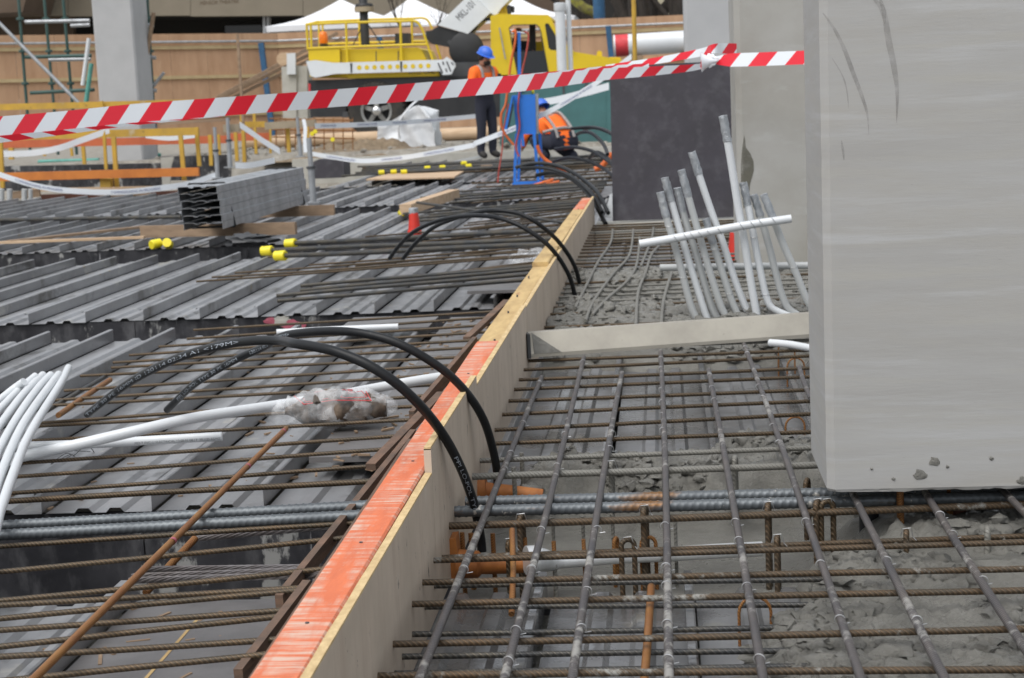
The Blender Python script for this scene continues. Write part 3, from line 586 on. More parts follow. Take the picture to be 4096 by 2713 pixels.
def stub(fr, x, y, zt, zb, m, r, lab, dx=0, grp='rust stubs in the wet trough'):
    c = PZ(fr,x,y,zt); return bar((c.x+dx, c.y, zb), c, r*.7, m, lab, grp, sides=10, bow=.001)
for a in (('Y6',286,445,.09,-.3,.0078),('Y6',522,452,.085,-.3,.0078),('Y6',768,482,.085,-.3,.0078),('Y6',992,512,.075,-.12,.0072),('Y6',1222,497,.075,-.12,.0066),('Y6',355,450,.08,-.2,.009)):
    stub(a[0],a[1],a[2],a[3],a[4],'bar_orange',a[5],'orange rusty stub bar standing in the trough near the anchor')
for a in (('Y6',985,330,.1,-.12,.006),('Y6',1215,320,.1,-.12,.006),('Y6',1445,330,.1,-.12,.006),('Y6',1930,360,.1,-.12,.006),('Y6',1000,660,.04,-.12,.007),('Y5',95,1165,.13,-.02,.0085),('Y5',150,1065,.13,-.02,.0085)):
    stub(a[0],a[1],a[2],a[3],a[4],'bar_cement',a[5],'cement coated stub bar standing in the wet trough', grp='cement coated stubs')
p, q = PZ('Y6',672,425,.13), PZ('Y6',668,1075,.045); bar(p, q, .0062, 'bar_orange', 'bright orange rusty bar end pointing down over the bare deck', None, sides=12)
p, q = PZ('Y6',1745,860,.10), PZ('Y6',1690,1568,.095); bar(q-(p-q).normalized()*.2, p, .0074, 'bar_orange', 'rusty lap bar wired under the middle of the mat', None, sides=12)
p, q = PZ('Y7',820,700,.08), PZ('Y7',880,880,.05); bar(p, q, .009, 'bar_cement', 'short cement coated bar dipping into the slurry', None)
# tendon anchor on the formwork face and its metal duct
an = thing('tendon_anchor', PZ('Y6',190,860,-.12), 'orange cast tendon anchor bolted to the formwork face', 'anchor')
cy = 3.455
P = [PY('Y6',x,y,cy) for x, y in ((130,600),(170,500),(235,490),(250,610),(255,860),(135,880))]
mk('bearing_plate', G().add(*ext(P, .06)), 'anchor_orange', an, smooth=30)
c0 = PY('Y6',250,690,cy+.03); c1 = PY('Y6',790,690,cy+.03)
mk('trumpet', G().add(*tube([c0, c0.lerp(c1,.3), c0.lerp(c1,.35), c0.lerp(c1,.95)], [.034,.03,.022,.02], 16)), 'anchor_orange', an, smooth=40)
P = spline([PY('Y6',x,y,cy-.01+k*.012) for k, (x, y) in enumerate(((780,660),(890,655),(960,665),(1080,662),(1500,628),(1900,610),(2314,585),(2600,570)))], 5)
mk('tendon_duct', G().add(*tube(P, [.032 if i < 5 else (.027-.0009*(i-5) if i < 14 else .0165) for i in range(len(P))], 16)), 'duct_metal', label='shiny flattened metal tendon duct leaving the orange anchor', cat='duct', smooth=50)
an2 = thing('tendon_anchor', PZ('Y5',20,1300,-.1), 'orange tendon anchor half hidden behind the thick bars', 'anchor')
c = PZ('Y6',420,120,.06); mk('bearing_plate', G().add(*lathe([(.0,-.02),(.035,-.02),(.04,0),(.03,.02),(0,.02)], 14, (1,0,.1), c)), 'anchor_orange', an2, smooth=40)
mk('trumpet', G().add(*tube([c, c+Vector((.16,0,-.02))], [.024,.02], 12)), 'anchor_orange', an2, smooth=40)
# ================================================================== THINGS ON THE DECK
# metal screed beam across the bars
sb = thing('screed_beam', PZ('Y5',195,405,.14), 'cement smeared metal screed beam lying across the bars', 'screed')
a, b = PZ('Y5',215,402,.142), PZ('Y5',2145,262,.142); b = toX(a, b, 1.1); sec = [(0,0),(.006,.0),(.012,.014),(.055,.078),(.05,.084),(.0,.084),(-.004,.08)]
sec = [(0,0),(.0,.012),(.038,.082),(.075,.082),(.075,0)]
d = (b-a).normalized(); nrm = Vector((-d.y, d.x, 0))
P = [a+nrm*s+Vector((0,0,z)) for s, z in sec]; mk('beam', G().add(*ext(P, b-a)), 'alum', sb, smooth=25)
mk('end_plate', G().add(*ext([a-d*.012+nrm*s+Vector((0,0,z)) for s, z in ((-.012,-.002),(-.012,.084),(.08,.084),(.08,-.002))], d*.011)), 'crane_grey', sb)
P = [a+d*.012+nrm*s+Vector((0,0,z)) for s, z in ((-.001,.012),(.018,.06),(.037,.083))]; g = G(); g.V = P+[a+d*.11+Vector((0,0,.0125))-nrm*.002]; g.F = [(0,1,3),(1,2,3)]; mk('cement_cake', g, 'wet_concrete', sb)
# conduits leaning by the column
cons = [[(75,580),(105,720),(160,900),(220,1120),(290,1380),(350,1492)],[(105,480),(150,640),(220,880),(310,1180),(380,1400),(412,1492)],[(193,550),(240,750),(320,1000),(385,1230),(440,1400),(492,1480)],[(220,425),(280,650),(360,930),(430,1170),(500,1380),(552,1478)],[(392,765),(440,930),(510,1150),(570,1330),(632,1470)],
 [(293,300),(370,540),(450,770),(520,960),(590,1180),(660,1360),(715,1468)],[(510,48),(560,330),(610,650),(655,900),(695,1150),(730,1350),(752,1468)],[(650,512),(690,700),(730,920),(775,1150),(810,1300),(850,1380),(955,1432)],[(723,598),(770,740),(830,950),(880,1150),(920,1290),(970,1390),(1060,1442)],[(793,595),(860,760),(930,940),(1010,1120),(1070,1270),(1120,1370),(1200,1440)]]
cl = ['shortest grey conduit of the leaning bunch, nearest the formwork','pinkish white conduit second from the formwork in the leaning bunch','printed grey conduit just under the third taped top','grey conduit with tall taped top beside the printed one','low grey conduit whose taped top hides behind the cross pipe','pinkish white conduit, second tallest of the leaning bunch','tallest white conduit rising in front of the black panel','white conduit with torn silver tape beside the tallest one','grey conduit with crumpled silver tape, second from the column','grey conduit bending out towards the column']
for i, pts in enumerate(cons):
    Yc = 6.62+.02*(i % 3); P = spline([PY('V6',x,y,Yc) for x, y in pts], 6)
    P.append(P[-1]+(P[-1]-P[-2]).normalized()*.12 + (Vector((0,0,-.02)) if i < 7 else Vector((.05,0,-.01))))
    m = 'pvc_white' if i in (1,5,6,7) else 'pvc_grey'
    o = mk('conduit', G().add(*tube(P, .0142 if i != 6 else .0155, 12)), m, label=cl[i], cat='conduit', smooth=60)
    L = 0; k = 0
    while L < .085 and k < len(P)-2: L += (P[k+1]-P[k]).length; k += 1
    Q = spline([P[0]+(P[0]-P[1]).normalized()*.004]+[P[0].lerp(P[k], t) if k < 2 else P[int(k*t)] for t in (.5, 1)], 5)
    V, F = tube(Q, .0158 if i != 6 else .0172, 14); V = [v+Vector((noise.noise(v*90),noise.noise(v*90+Vector((9,0,0))),noise.noise(v*80+Vector((0,9,0)))))*.0035 for v in V]; mk('tape_cap', G().add(V, F), 'silver_tape', o, smooth=40)
    for fx in ((.3,.62) if i in (0,4,6,7) else (.45,)):
        kk = int(len(P)*fx); dd = (P[kk+1]-P[kk]).normalized(); 
        if i in (0,3,4,7,9): mk('tie_wire', G().add(*tube([P[kk]+(Vector((1,0,0))*math.cos(a_)+dd.cross(Vector((1,0,0))).normalized()*math.sin(a_))*.0152+dd*.004*math.sin(a_) for a_ in [q*.45 for q in range(15)]], .0012, 5)), 'tie', o)
def pipe_text(s, size, P, s0, r, ctr, m, parent, flip=1): return mk('printing', warp_text(s, size, P, s0, on_pipe(r, 0, ctr), flip), m, parent, recalc=False)
P = [PY('V6',-72,935,6.57), PY('V6',180,893,6.57), PY('V6',620,812,6.57), PY('V6',985,758,6.57)]; P = spline(P, 4)
cp = mk('conduit', G().add(*tube(P, .0165, 14)), 'pvc_white', label='white cross pipe wired over the leaning conduits', cat='conduit', smooth=60)
for x, y in ((180,893),(250,880),(295,872),(350,862),(410,852),(485,838),(640,808),(715,795),(775,784),(865,770)):
    c = PY('V6',x,y,6.57); mk('tie_wire', G().add(*tube([c+Vector((-.012,-.0,.0165)), c+Vector((-.006,-.0168,.006)), c+Vector((.003,-.0168,-.005)), c+Vector((.008,-.004,-.0175))], .0016, 5)), 'galv', cp)
P = [PY('V6',70,1100,6.78), PY('V6',1200,1083,6.78)]; mk('conduit', G().add(*tube(P, .0148, 12)), 'pvc_grey', label='low grey cross pipe passing behind the leaning conduits', cat='conduit', smooth=60)
P = [PZ('Y5',1880,298,.15), PZ('Y5',2020,310,.15), PZ('Y5',2160,335,.15), PZ('Y5',2300,360,.15)]; mk('conduit', G().add(*tube(spline(P,4), .013, 12)), 'pvc_white', label='white conduit end lying behind the screed beam at the column', cat='conduit', smooth=60)
# ------------------------------------------------------------------ columns, panel, kerb
def prism(x0, x1, y0, y1, z0, z1, ch):
    pts = [(x0+ch,y0),(x1-ch,y0),(x1,y0+ch),(x1,y1-ch),(x1-ch,y1),(x0+ch,y1),(x0,y1-ch),(x0,y0+ch)]
    return ext([Vector((x, y, z0)) for x, y in pts], Vector((0,0,z1-z0)))
c1 = thing('precast_column', (.65,3.7,.17), 'big smooth concrete column propped above the wet concrete, with scuff arcs', 'column')
g = G(); per = []; cx0, cx1, cy0, cy1, ch = .338, .95, 3.5, 3.9, .016
cor = [(cx0+ch,cy0),(cx1-ch,cy0),(cx1,cy0+ch),(cx1,cy1-ch),(cx1-ch,cy1),(cx0+ch,cy1),(cx0,cy1-ch),(cx0,cy0+ch)]
for i in range(8):
    a, b = Vector(cor[i]), Vector(cor[(i+1) % 8]); n = max(1, int((b-a).length/.012)); per += [a.lerp(b, k/n) for k in range(n)]
zs = [.17,.176,.19]+[.22+.035*k for k in range(24)]+[1.3,1.8,2.5,4.2]; n = len(per)
for j, z in enumerate(zs):
    for q in per:
        w = noise.noise(Vector((q.x*60, q.y*60, z*30))); corner = min((q-Vector(k)).length for k in cor) < .004
        dz = (.0045*noise.noise(Vector((q.x*35, q.y*35, 1)))+.003*noise.noise(Vector((q.x*110, q.y*110, 2)))) if j == 0 else 0; cc = Vector((.644, 3.7)); inn = (.0035 if j == 0 else 0)+(.0016*abs(w) if corner else 0); d = (cc-q).normalized()
        g.V.append(Vector((q.x+d.x*inn, q.y+d.y*inn, z+dz)))
g.F = [(j*n+k, j*n+(k+1) % n, (j+1)*n+(k+1) % n, (j+1)*n+k) for j in range(len(zs)-1) for k in range(n)]+[tuple(range(n-1,-1,-1)), tuple(range((len(zs)-1)*n, len(zs)*n))]
mk('shaft', g, 'column_concrete', c1)
for k, (x, y, r) in enumerate(((1610,80,.011),(1515,172,.013),(2215,210,.01),(1330,200,.004),(1700,115,.004),(2000,60,.005),(1180,130,.003))):
    mk('cement_splat', G().add(*blob(PY('Y7',x,y,3.4995), (r, .002, r*.8), k+50, .7, 2, 2)), 'wet_concrete', c1, smooth=60)
def scuffs(fr, pts, w, Y):
    P = spline([PY(fr,x,y,Y) for x, y in pts], 6); n = len(P)
    return mk('scuff_mark', ribbon(P, [w*math.sin(math.pi*(.1+.88*i/(n-1))) for i in range(n)], Vector((1,0,.12))), 'scuff', c1, recalc=False)
scuffs('Y8', [(682,90),(760,200),(830,340),(890,500),(950,660),(990,790),(1003,940)], .009, 3.4985); scuffs('Y8', [(1080,-10),(1110,90),(1140,280),(1175,450),(1200,640),(1195,860)], .013, 3.4985); scuffs('Y8', [(1035,-10),(1095,60),(1115,170)], .012, 3.498); scuffs('Y8', [(812,980),(822,1050),(830,1120)], .005, 3.4985); scuffs('Y8', [(745,405),(820,530),(850,640),(862,760)], .003, 3.4985)
for fr, x, y, m, lab in (('Y7',1160,400,'formply_black','black steel packer shaft holding up the big column'),('Y7',1770,400,'plastic_red','red steel packer shaft holding up the big column')):
    c = PY(fr,x,y,3.68); r = .022 if m != 'plastic_red' else .021
    o = mk('packer_shaft', G().add(*lathe([(r,-.2),(r,.13),(r*1.25,.13),(r*1.25,.145),(r*.7,.145),(r*.7,.168)], 14, (0,0,1), (c.x, c.y, 0))), 'beam_brown' if m == 'plastic_red' else 'crane_black', label=lab, cat='shaft', smooth=30)
    mk('foam_collar', G().add(*blob((c.x, c.y-.004, .155), (.042,.035,.014), 3, .5, 4)), 'ply_edge', o, smooth=60)
for s_, k in enumerate((.5, .62)): bar((k, 3.56+.1*s_, -.1), (k, 3.56+.1*s_, .17), .008, 'bar_orange', 'short rusty dowel under the big column', 'dowels under the big column')
Yk = 8.45; p = PY('Z6',845,600,Yk); c2 = thing('precast_column', (p.x+.3, Yk+.3, .03), 'concrete column with dark damp patch behind the leaning conduits', 'column')
mk('shaft', G().add(*prism(p.x, p.x+.6, Yk, Yk+.6, .03, 4.5, .03)), 'column_far', c2)
P = [PY('Z6',x,y,Yk-.0015) for x, y in ((885,575),(893,640),(915,670),(932,710),(935,760),(915,830),(905,930),(880,960),(868,860),(866,740),(872,650))]; g = G(); g.V = P; g.F = [tuple(range(len(P)))]; mk('damp_patch', g, 'damp_stain', c2, recalc=False)
for dx in (.1,.5): mk('packer_shaft', G().add(*box((p.x+dx-.03, Yk+.25, -.3), (p.x+dx+.03, Yk+.31, .03))), 'crane_black', c2)
Yk = 16.; p = PY('D',1582,80,Yk); q = PY('D',1712,80,Yk); mk('precast_column', G().add(*prism(p.x, q.x+.25, Yk, Yk+.5, .0, 5.5, .03)), 'column_pale', label='pale concrete column partly behind the black panel and red tape', cat='column')
Yk = 29.; p = PY('D',203,5,Yk); q = PY('D',300,5,Yk); b = PY('V5',1200,724,Yk)
c4 = mk('precast_column', G().add(*prism(p.x+.06, q.x+.03, Yk, Yk+.9, -.35, 5.2, .03)), 'column_pale', label='pale grey column standing inside the green scaffold', cat='column')
P = LY('Z6', [(182,215),(842,187),(846,1003),(198,1025)], 11.9); mk('plywood_board', G().add(*ext(P, .021)), 'formply_panel', label='scuffed dark formply panel standing upright on the kerb', cat='formply')
P = LY('Z6', [(105,1008),(846,1003),(846,1085),(105,1090)], 11.75); p0 = PZ('Z6',150,1085,.0)
mk('kerb', G().add(*box((-.47,11.72,.0),(1.3,12.1,.115))), 'kerb_concrete', kind='structure')
P = LY('Z6', [(195,880),(195,1015),(155,1005),(180,890)], 11.86); mk('timber_wedge', G().add(*ext(P, .02)), 'pvc_white', label='white wedge offcut leaning against the dark panel', cat='offcut')
# ------------------------------------------------------------------ white pipes left and middle
V7p = [[(632,118),(560,262),(430,470),(325,640),(225,830),(130,1075),(60,1270),(-10,1470)],[(542,180),(430,325),(318,480),(208,650),(120,830),(48,1000),(-20,1180)],[(468,185),(380,275),(268,418),(168,565),(78,715),(-20,900)],[(396,185),(300,275),(198,385),(98,515),(-30,690)],[(328,196),(228,278),(118,380),(-30,530)],[(222,246),(120,318),(-30,440)]]
for i, pts in enumerate(V7p):
    n = len(pts); P = spline([PZ('V7',x,y,.20-.05*k/(n-1)+.004*i) for k, (x, y) in enumerate(pts)], 5); d = (P[-1]-P[-2]).normalized(); P += [P[-1]+d*.3+Vector((0,0,-.03)), P[-1]+d*.9+Vector((0,0,-.04))]
    o = mk('conduit', G().add(*tube(P, .0125, 14)), 'pvc_white', label='white plastic conduit fanning out over the left deck edge' if i else 'outermost conduit of the white fan, with scratch and dirt streaks', cat='conduit', group='fan of white conduits', smooth=60)
P = spline([PZ('Y1',60,915,.09), PZ('Y1',160,888,.09), PZ('Y1',500,815,.12), PZ('Y1',900,722,.15), PZ('Y1',1300,632,.165), PZ('Y1',1700,570,.16), PZ('Y2',500,722,.145), PZ('Y2',850,655,.14), PZ('Y2',1150,600,.145), PZ('Y2',1430,555,.15)], 6)
d = P[-1]-P[-2]; P.append(P[-1]+d*1.5); lp = mk('conduit', G().add(*tube(P, .016, 16)), 'pvc_white', label='long white conduit running under the plastic bag to the formwork', cat='conduit', smooth=60)
P = spline([PZ('Y1',120,822,.10), PZ('Y1',600,806,.095), PZ('Y1',1000,782,.09), PZ('Y1',1503,754,.09)], 8); o = mk('conduit', G().add(*tube(P, .0135, 16)), 'pvc_white', label='short printed white conduit lying below the long one', cat='conduit', smooth=60)
L = sum((P[i+1]-P[i]).length for i in range(len(P)-1)); tx = 'MD-T PVC-U ELECTRICAL 13.08.03 08:17  3R11D AS/NZ'
V, F = text_geo(tx, .0105); wd = max(v.x for v in V); pipe_text(tx, .0105, P, L-wd-.003, .0135, -.010, 'print_grey', o)
P = [PZ('Y2',195,235,.12), PZ('Y2',640,212,.12), PZ('Y2',1080,193,.12)]; mk('conduit', G().add(*tube(P, .0125, 12)), 'pvc_white', label='short white conduit lying behind the black pipe pair', cat='conduit', smooth=60)
# ------------------------------------------------------------------ black poly pipe arcs
def arc(segs, r, lab, grp=None, n=6):
    P = spline([PY(f,x,y,Y) for f, x, y, Y in segs], n); return mk('poly_pipe', G().add(*tube(P, r, 16)), 'poly_black', label=lab, cat='pipe', group=grp, smooth=60), P
o1, P1 = arc([('Y1',592,605,4.35),('Y1',760,472,4.2),('Y1',900,375,4.08),('Y1',1060,288,3.95),('Y1',1250,207,3.82),('Y1',1500,138,3.68),('Y1',1700,108,3.58),('Y1',1900,108,3.5),('Y2',330,318,3.38),('Y2',500,346,3.33),('Y2',650,385,3.3),('Y2',850,468,3.28),('Y2',1050,595,3.28),('Y2',1200,728,3.3),('Y2',1330,875,3.34),('Y2',1440,1035,3.4),('Y2',1530,1210,3.46),('Y2',1590,1360,3.52),('Y2',1640,1520,3.57),('Y4',1560,420,3.6),('Y4',1570,520,3.6)], .0106, 'front black poly pipe arching over the orange rail, printed along its left limb', n=8)
tx = 'TYPE 30 PE 16MM ID 120114 02:34 A1 <179M>'; V, F = text_geo(tx, .0125); wd = max(v.x for v in V)
tgt = (PY('Y1',1610,108,3.63)-P1[0]).length*1.03
def stretch_text(o, P, s, s0, s1, r, ctr, size):
    V, F = text_geo(s, size); wd = max(v.x for v in V); k = (s1-s0)/wd
    f0 = on_pipe(r, 0, ctr); g = warp_text(s, size, P, s0, lambda p, t, v: f0(p, t, v), k); mk('printing', g, 'print_white', o, recalc=False)
stretch_text(o1, P1, tx, .012, tgt, .0106, -.0035, .0118)
tx2 = 'PPI LO-POL TYPE 30'; sT = sum((P1[i+1]-P1[i]).length for i in range(len(P1)-1)); stretch_text(o1, P1, tx2, sT-.33, sT-.06, .0106, -.004, .0118)
o2, P2 = arc([('Y1',1130,575,4.6),('Y1',1285,425,4.48),('Y1',1400,345,4.4),('Y1',1600,232,4.28),('Y1',1780,152,4.18),('Y2',230,268,4.06),('Y2',400,238,3.98),('Y2',650,228,3.9),('Y2',850,250,3.86),('Y2',1050,305,3.84),('Y2',1250,405,3.84),('Y2',1450,545,3.86),('Y2',1600,705,3.9),('Y2',1700,870,3.95),('Y2',1760,1050,4.0),('Y2',1797,1230,4.03),('Y2',1803,1370,4.05)], .0106, 'rear black poly pipe of the near pair, bending behind the front one', n=8)
s2 = sum((P2[i+1]-P2[i]).length for i in range(len(P2)-1)); stretch_text(o2, P2, 'PPI LO-POL TYPE 30 PE 16MM', .10, .50, .0106, -.0035, .0118); stretch_text(o2, P2, '120114 02:34 A1. <178M>', .565, .84, .0106, -.0035, .0118)
arc([('Z5',625,930,8.3),('Z5',700,830,8.2),('Z5',800,740,8.05),('Z5',950,672,7.9),('Z5',1100,640,7.75),('Z5',1250,632,7.6),('Z5',1400,652,7.5),('Z5',1550,712,7.45),('Z5',1700,812,7.45),('Z5',1800,922,7.5),('Z5',1880,1062,7.55),('Z5',1920,1210,7.6)], .0106, 'lower black pipe of the middle arched pair by the red cone')
arc([('Z5',720,930,8.5),('Z5',800,830,8.4),('Z5',920,722,8.25),('Z5',1050,662,8.1),('Z5',1200,617,8.0),('Z5',1340,597,7.9),('Z5',1500,612,7.85),('Z5',1620,662,7.8),('Z5',1760,770,7.85),('Z5',1860,890,7.95),('Z5',1920,1000,8.0),('Z5',1950,1110,8.05)], .0106, 'upper black pipe of the middle arched pair by the red cone')
FL, FGp = 'black pipe of the arched bunch between formwork end and dark panel', 'far black pipe arcs'
arc([('Z5',1650,350,13.2),('Z5',1760,335,13),('Z5',1880,370,12.6),('Z5',1980,450,12.3),('Z5',2060,560,12),('Z5',2130,690,11.7)], .0106*1.5, FL, FGp); arc([('Z5',1510,295,13.5),('Z5',1620,270,13.2),('Z5',1750,275,12.9),('Z5',1880,320,12.6),('Z5',2000,400,12.3),('Z5',2080,480,12),('Z5',2148,615,11.7)], .0145, FL, FGp); arc([('Z5',1540,300,13.4),('Z5',1700,300,13),('Z5',1850,340,12.6),('Z5',1960,410,12.3),('Z5',2050,500,12),('Z5',2105,610,11.75)], .0145, FL, FGp)
for pts in ([(1080,880),(1250,868),(1350,880),(1430,910),(1500,960)],[(1130,935),(1180,915),(1260,920),(1350,990),(1400,1060),(1425,1130)],[(1200,890),(1290,870),(1400,900),(1500,950)],[(920,1080),(1040,1062),(1150,1065),(1280,1100),(1380,1160),(1450,1210),(1520,1290)],[(900,1200),(1020,1165),(1150,1170),(1300,1220),(1400,1275),(1450,1315),(1530,1400)],[(1250,1165),(1290,1115),(1340,1110),(1420,1160),(1470,1230)]):
    arc([('V1',x,y,18.4-.3*k) for k, (x, y) in enumerate(pts)], .019, 'black pipe loop springing up beside the crouching worker', 'pipe loops by the crouching worker')
# ------------------------------------------------------------------ plastic bag with red print
bg_ = thing('plastic_bag', PZ('Y2',600,880,.075), 'clear plastic bag with red print and dark contents on the bars', 'bag')
A, B = PZ('Y2',170,815,.135), PZ('Y2',1040,770,.135); ax = (B-A).normalized(); sd_ = Vector((-ax.y, ax.x, 0)); LB_ = (B-A).length
def bagshape(rs, amp, seed, nu=36, nv=20, t0=0., t1=1., kz=1.):
    g = G()
    for i in range(nu+1):
        t = t0+(t1-t0)*i/nu; c = A.lerp(B, t); rr = rs(t)
        for k in range(nv):
            a = 2*math.pi*k/nv; q = c+sd_*(rr*1.25*math.cos(a))+Vector((0,0,kz*rr*(.8*math.sin(a)))); n_ = noise.fractal(Vector((t*9+seed, math.cos(a)*1.5, math.sin(a)*1.5)), 1, 2, 4); q += (q-c)*amp*n_; q.z = max(q.z, .083); g.V.append(q)
    g.F = [(i*nv+k, i*nv+(k+1) % nv, (i+1)*nv+(k+1) % nv, (i+1)*nv+k) for i in range(nu) for k in range(nv)]
    g.F += [tuple(range(nv-1,-1,-1)), tuple(range(nu*nv, (nu+1)*nv))]; return g
prof = lambda t: .064*max(.12, math.sin(math.pi*min(1, max(0, .06+.9*t)))**.45)
mk('contents', bagshape(lambda t: prof(t)*(.25+.8*smooth(.1,.32,t)), .35, 3, t0=.1, t1=.95), 'bag_filling', bg_, smooth=60)
fm = mk('film', bagshape(lambda t: prof(t)*(1.15 if t > .12 else .85+.3*(.12-t)/.12), .25, 8, 60, 26, -.06, 1.04, 1.05), 'film', bg_, smooth=60)
def onbag(x, y): return PZ('Y2', x, y, .19-(y-640)*.00022)+Vector((0,-.012,.004))
for pts, w in (([(330,705),(400,765),(610,735),(890,738),(850,670)],.0026),([(395,720),(415,748),(615,715),(610,703)],.0018),([(420,690),(570,660)],.0022),([(665,712),(690,690),(820,668),(858,712),(700,718),(665,712)],.0018)):
    P = [onbag(x, y) for x, y in pts]; g = G()
    for i in range(len(P)-1): g.add(*tube([P[i], P[i+1]], w/2, 5))
    mk('red_print', g, 'print_red', bg_)
V, F = text_geo('TYPE', .016); c = onbag(672, 683); g = G(); g.V = [c+ax*v.x+Vector((0,.35,.8)).normalized()*v.y for v in V]; g.F = F; mk('red_print', g, 'print_red', bg_, recalc=False)
# ------------------------------------------------------------------ barrier tape (red and white)
tp = [(-80,277,5.9),(0,269,6.0),(150,256,6.2),(300,241,6.4),(450,230,6.55),(600,219,6.7),(750,208,6.85),(900,197,7.0),(1050,185,7.2),(1200,173,7.4),(1300,166,7.6),(1400,158,7.8),(1500,154,7.95),(1600,149,8.1),(1640,144,8.15)]
wd_ = [.075]*10+[.066,.055,.045,.032,.02]
bt = thing('barrier_tape', PY('D',1640,144,8.15)-Vector((0,0,.05)), 'red and white striped barrier tape strung across the whole site', 'tape')
P = []; w_ = []
for (x, y, Y), w in zip(tp, wd_): P.append(PY('D',x,y,Y)-Vector((0,0,w/2))); w_.append(w)
P = spline(P, 5); w_ = [x[0] for x in spline([Vector((w,0,0)) for w in w_], 5)]
ups = [Vector((0,.25*math.sin(i*.16),1)).normalized() for i in range(len(P))]
mk('strip', ribbon(P, w_, ups), 'tape_rw', bt, recalc=False, smooth=80)
n = len(P)//3; Q = [P[i]-ups[i]*w_[i]/2+Vector((0,-.004,-.013*max(0, 1-i/n))) for i in range(n)]; mk('folded_edge', ribbon(Q, [.034*max(0.05, 1-i/n) for i in range(n)], Vector((0,-.2,1)).normalized()), 'tape_rw_back', bt, recalc=False)
n0 = int(len(P)*.62); Q = [P[i]+ups[i]*(w_[i]/2+.006*min(1,(i-n0)/20))+Vector((0,.01,0)) for i in range(n0, int(len(P)*.86))]; mk('strip', ribbon(Q, [.024*min(1, .1+(i/20)) for i in range(len(Q))], Vector((0,.2,1)).normalized()), 'tape_rw', bt, recalc=False)
P = spline([PY('D',1400,157,8.6), PY('D',1520,140,8.5), PY('D',1618,122,8.4), PY('D',1648,113,8.3), PY('D',1672,112,8.36), PY('D',1703,114,8.44)], 5); mk('strip', ribbon(P, [.028+.03*i/len(P) for i in range(len(P))], Vector((0,.1,1)).normalized()), 'tape_rw', bt, recalc=False)
P = spline([PY('D',1650,140,8.15), PY('D',1690,139,8.1), PY('D',1760,137,8.05), PY('D',1860,133,8.0), PY('D',1920,131,7.9)], 5); mk('strip', ribbon(P, [.03+.035*min(1, i/5) for i in range(len(P))], Vector((0,.15,1)).normalized()), 'tape_rw', bt, recalc=False)
c = PY('D',1658,140,8.12); V, F = lathe([(.008,.0),(.018,-.03),(.038,-.065),(.05,-.078),(.03,-.07)], 18, (1,0,.05), c); g = G().add(*blob(PY('D',1641,140,8.12), (.032,.015,.025), 5, .7, 2.4)); g.add(V, F)
mk('knot', g, 'tape_white', bt, smooth=30)
P = [PY('Z3',x,y,8.1) for x, y in ((2165,450),(2195,590),(2150,580))]; g = G(); g.V = P; g.F = [(0,1,2)]; mk('knot_tail', g, 'print_red', bt, recalc=False)
# ================================================================== MIDDLE GROUND
# strapped stack of spare deck sheets on timber bearers
p0 = PZ('Z4',1245,715,.165); X0, Yb = p0.x, p0.y; SX = .005
spf = [(0,.0),(0,.052),(.012,.054),(.08,.054),(.09,.044),(.115,.044),(.125,.054),(.175,.054),(.185,.044),(.21,.044),(.22,.054),(.288,.054),(.30,.052),(.30,0),(.298,0),(.2975,.050),(.287,.052),(.221,.052),(.211,.042),(.184,.042),(.174,.052),(.126,.052),(.116,.042),(.089,.042),(.079,.052),(.013,.052),(.002,.050),(.002,0)]
names = ['bottom','second from bottom','third from bottom','fourth from bottom','fifth from bottom','top']
for i in range(6):
    dx, dy = (-.006*i + (.006 if i % 2 else 0)), random.uniform(-.02,.02)
    mk('deck_sheet', G().add(*ext([Vector((X0+dx+a, Yb+dy, .165+i*.0545+b)) for a, b in spf], Vector((.0,3.05,0)))), 'galv', label='spare metal deck sheet in the strapped stack, '+names[i], cat='deck sheet')
for k, yy in enumerate((.33, 2.85)):
    xa, xb, za, zb = X0-.036, X0+.308, .16, .165+6*.0545+.003; g = G()
    for a, b in (((xa,za),(xa,zb)),((xa,zb),(xb-.06,zb)),((xb-.06,zb),(xb,za)),((xb,za),(xa,za))): g.add(*beam((a[0],Yb+yy,a[1]),(b[0],Yb+yy,b[1]), .018, .002, (0,1,0)))
    mk('steel_strap', g, 'crane_black', label=('dark strap round the open mouthed end of the sheet stack','dark strap round the far end of the sheet stack')[k], cat='strap')
def tim(a, b, w, h, m, lab, name='timber_bearer', cat='timber'): return mk(name, G().add(*beam(a, b, w, h)), m, label=lab, cat=cat)
p, q = PZ('Z4',960,765,.06), PZ('Z4',2005,742,.06); p.z = q.z = .11; tim(p, q, .045, .095, 'timber', 'brown timber bearer under the front of the sheet stack')
p, q = PZ('Z4',1830,625,.06), PZ('Z4',2265,612,.06); p.z = q.z = .11; tim(p+Vector((-.6,0,0)), q, .045, .095, 'timber', 'brown timber bearer under the back of the sheet stack')
tim(PZ('Z4',-40,798,.075), PZ('Z4',980,760,.075), .07, .018, 'timber_pale', 'pale thin batten lying across the ribs left of the stack', 'batten')
tim(PZ('Z4',60,790,.08), PZ('Z4',985,688,.085), .07, .02, 'timber', 'reddish brown batten crossing the ribs behind the pale one', 'batten')
tim(PZ('Z5',735,590,.10), PZ('Z5',1075,480,.12), .11, .09, 'timber_pale', 'pale squared timber lying behind the red cone', 'squared_timber')
mk('timber_block', G().add(*box((PZ('Z5',1250,335,.06).x, 22.4, .056), (PZ('Z5',1320,335,.06).x, 22.55, .15))), 'timber', label='small brown timber block near the blue stand', cat='timber')
mk('plywood_sheet', G().add(*ext([PZ('Z5',460,388,.075),PZ('Z5',1075,372,.075),PZ('Z5',1145,328,.075),PZ('Z5',620,348,.075)], Vector((0,0,.018)))), 'timber_pale', label='pale plywood sheet lying on the ribs below the yellow caps', cat='plywood')
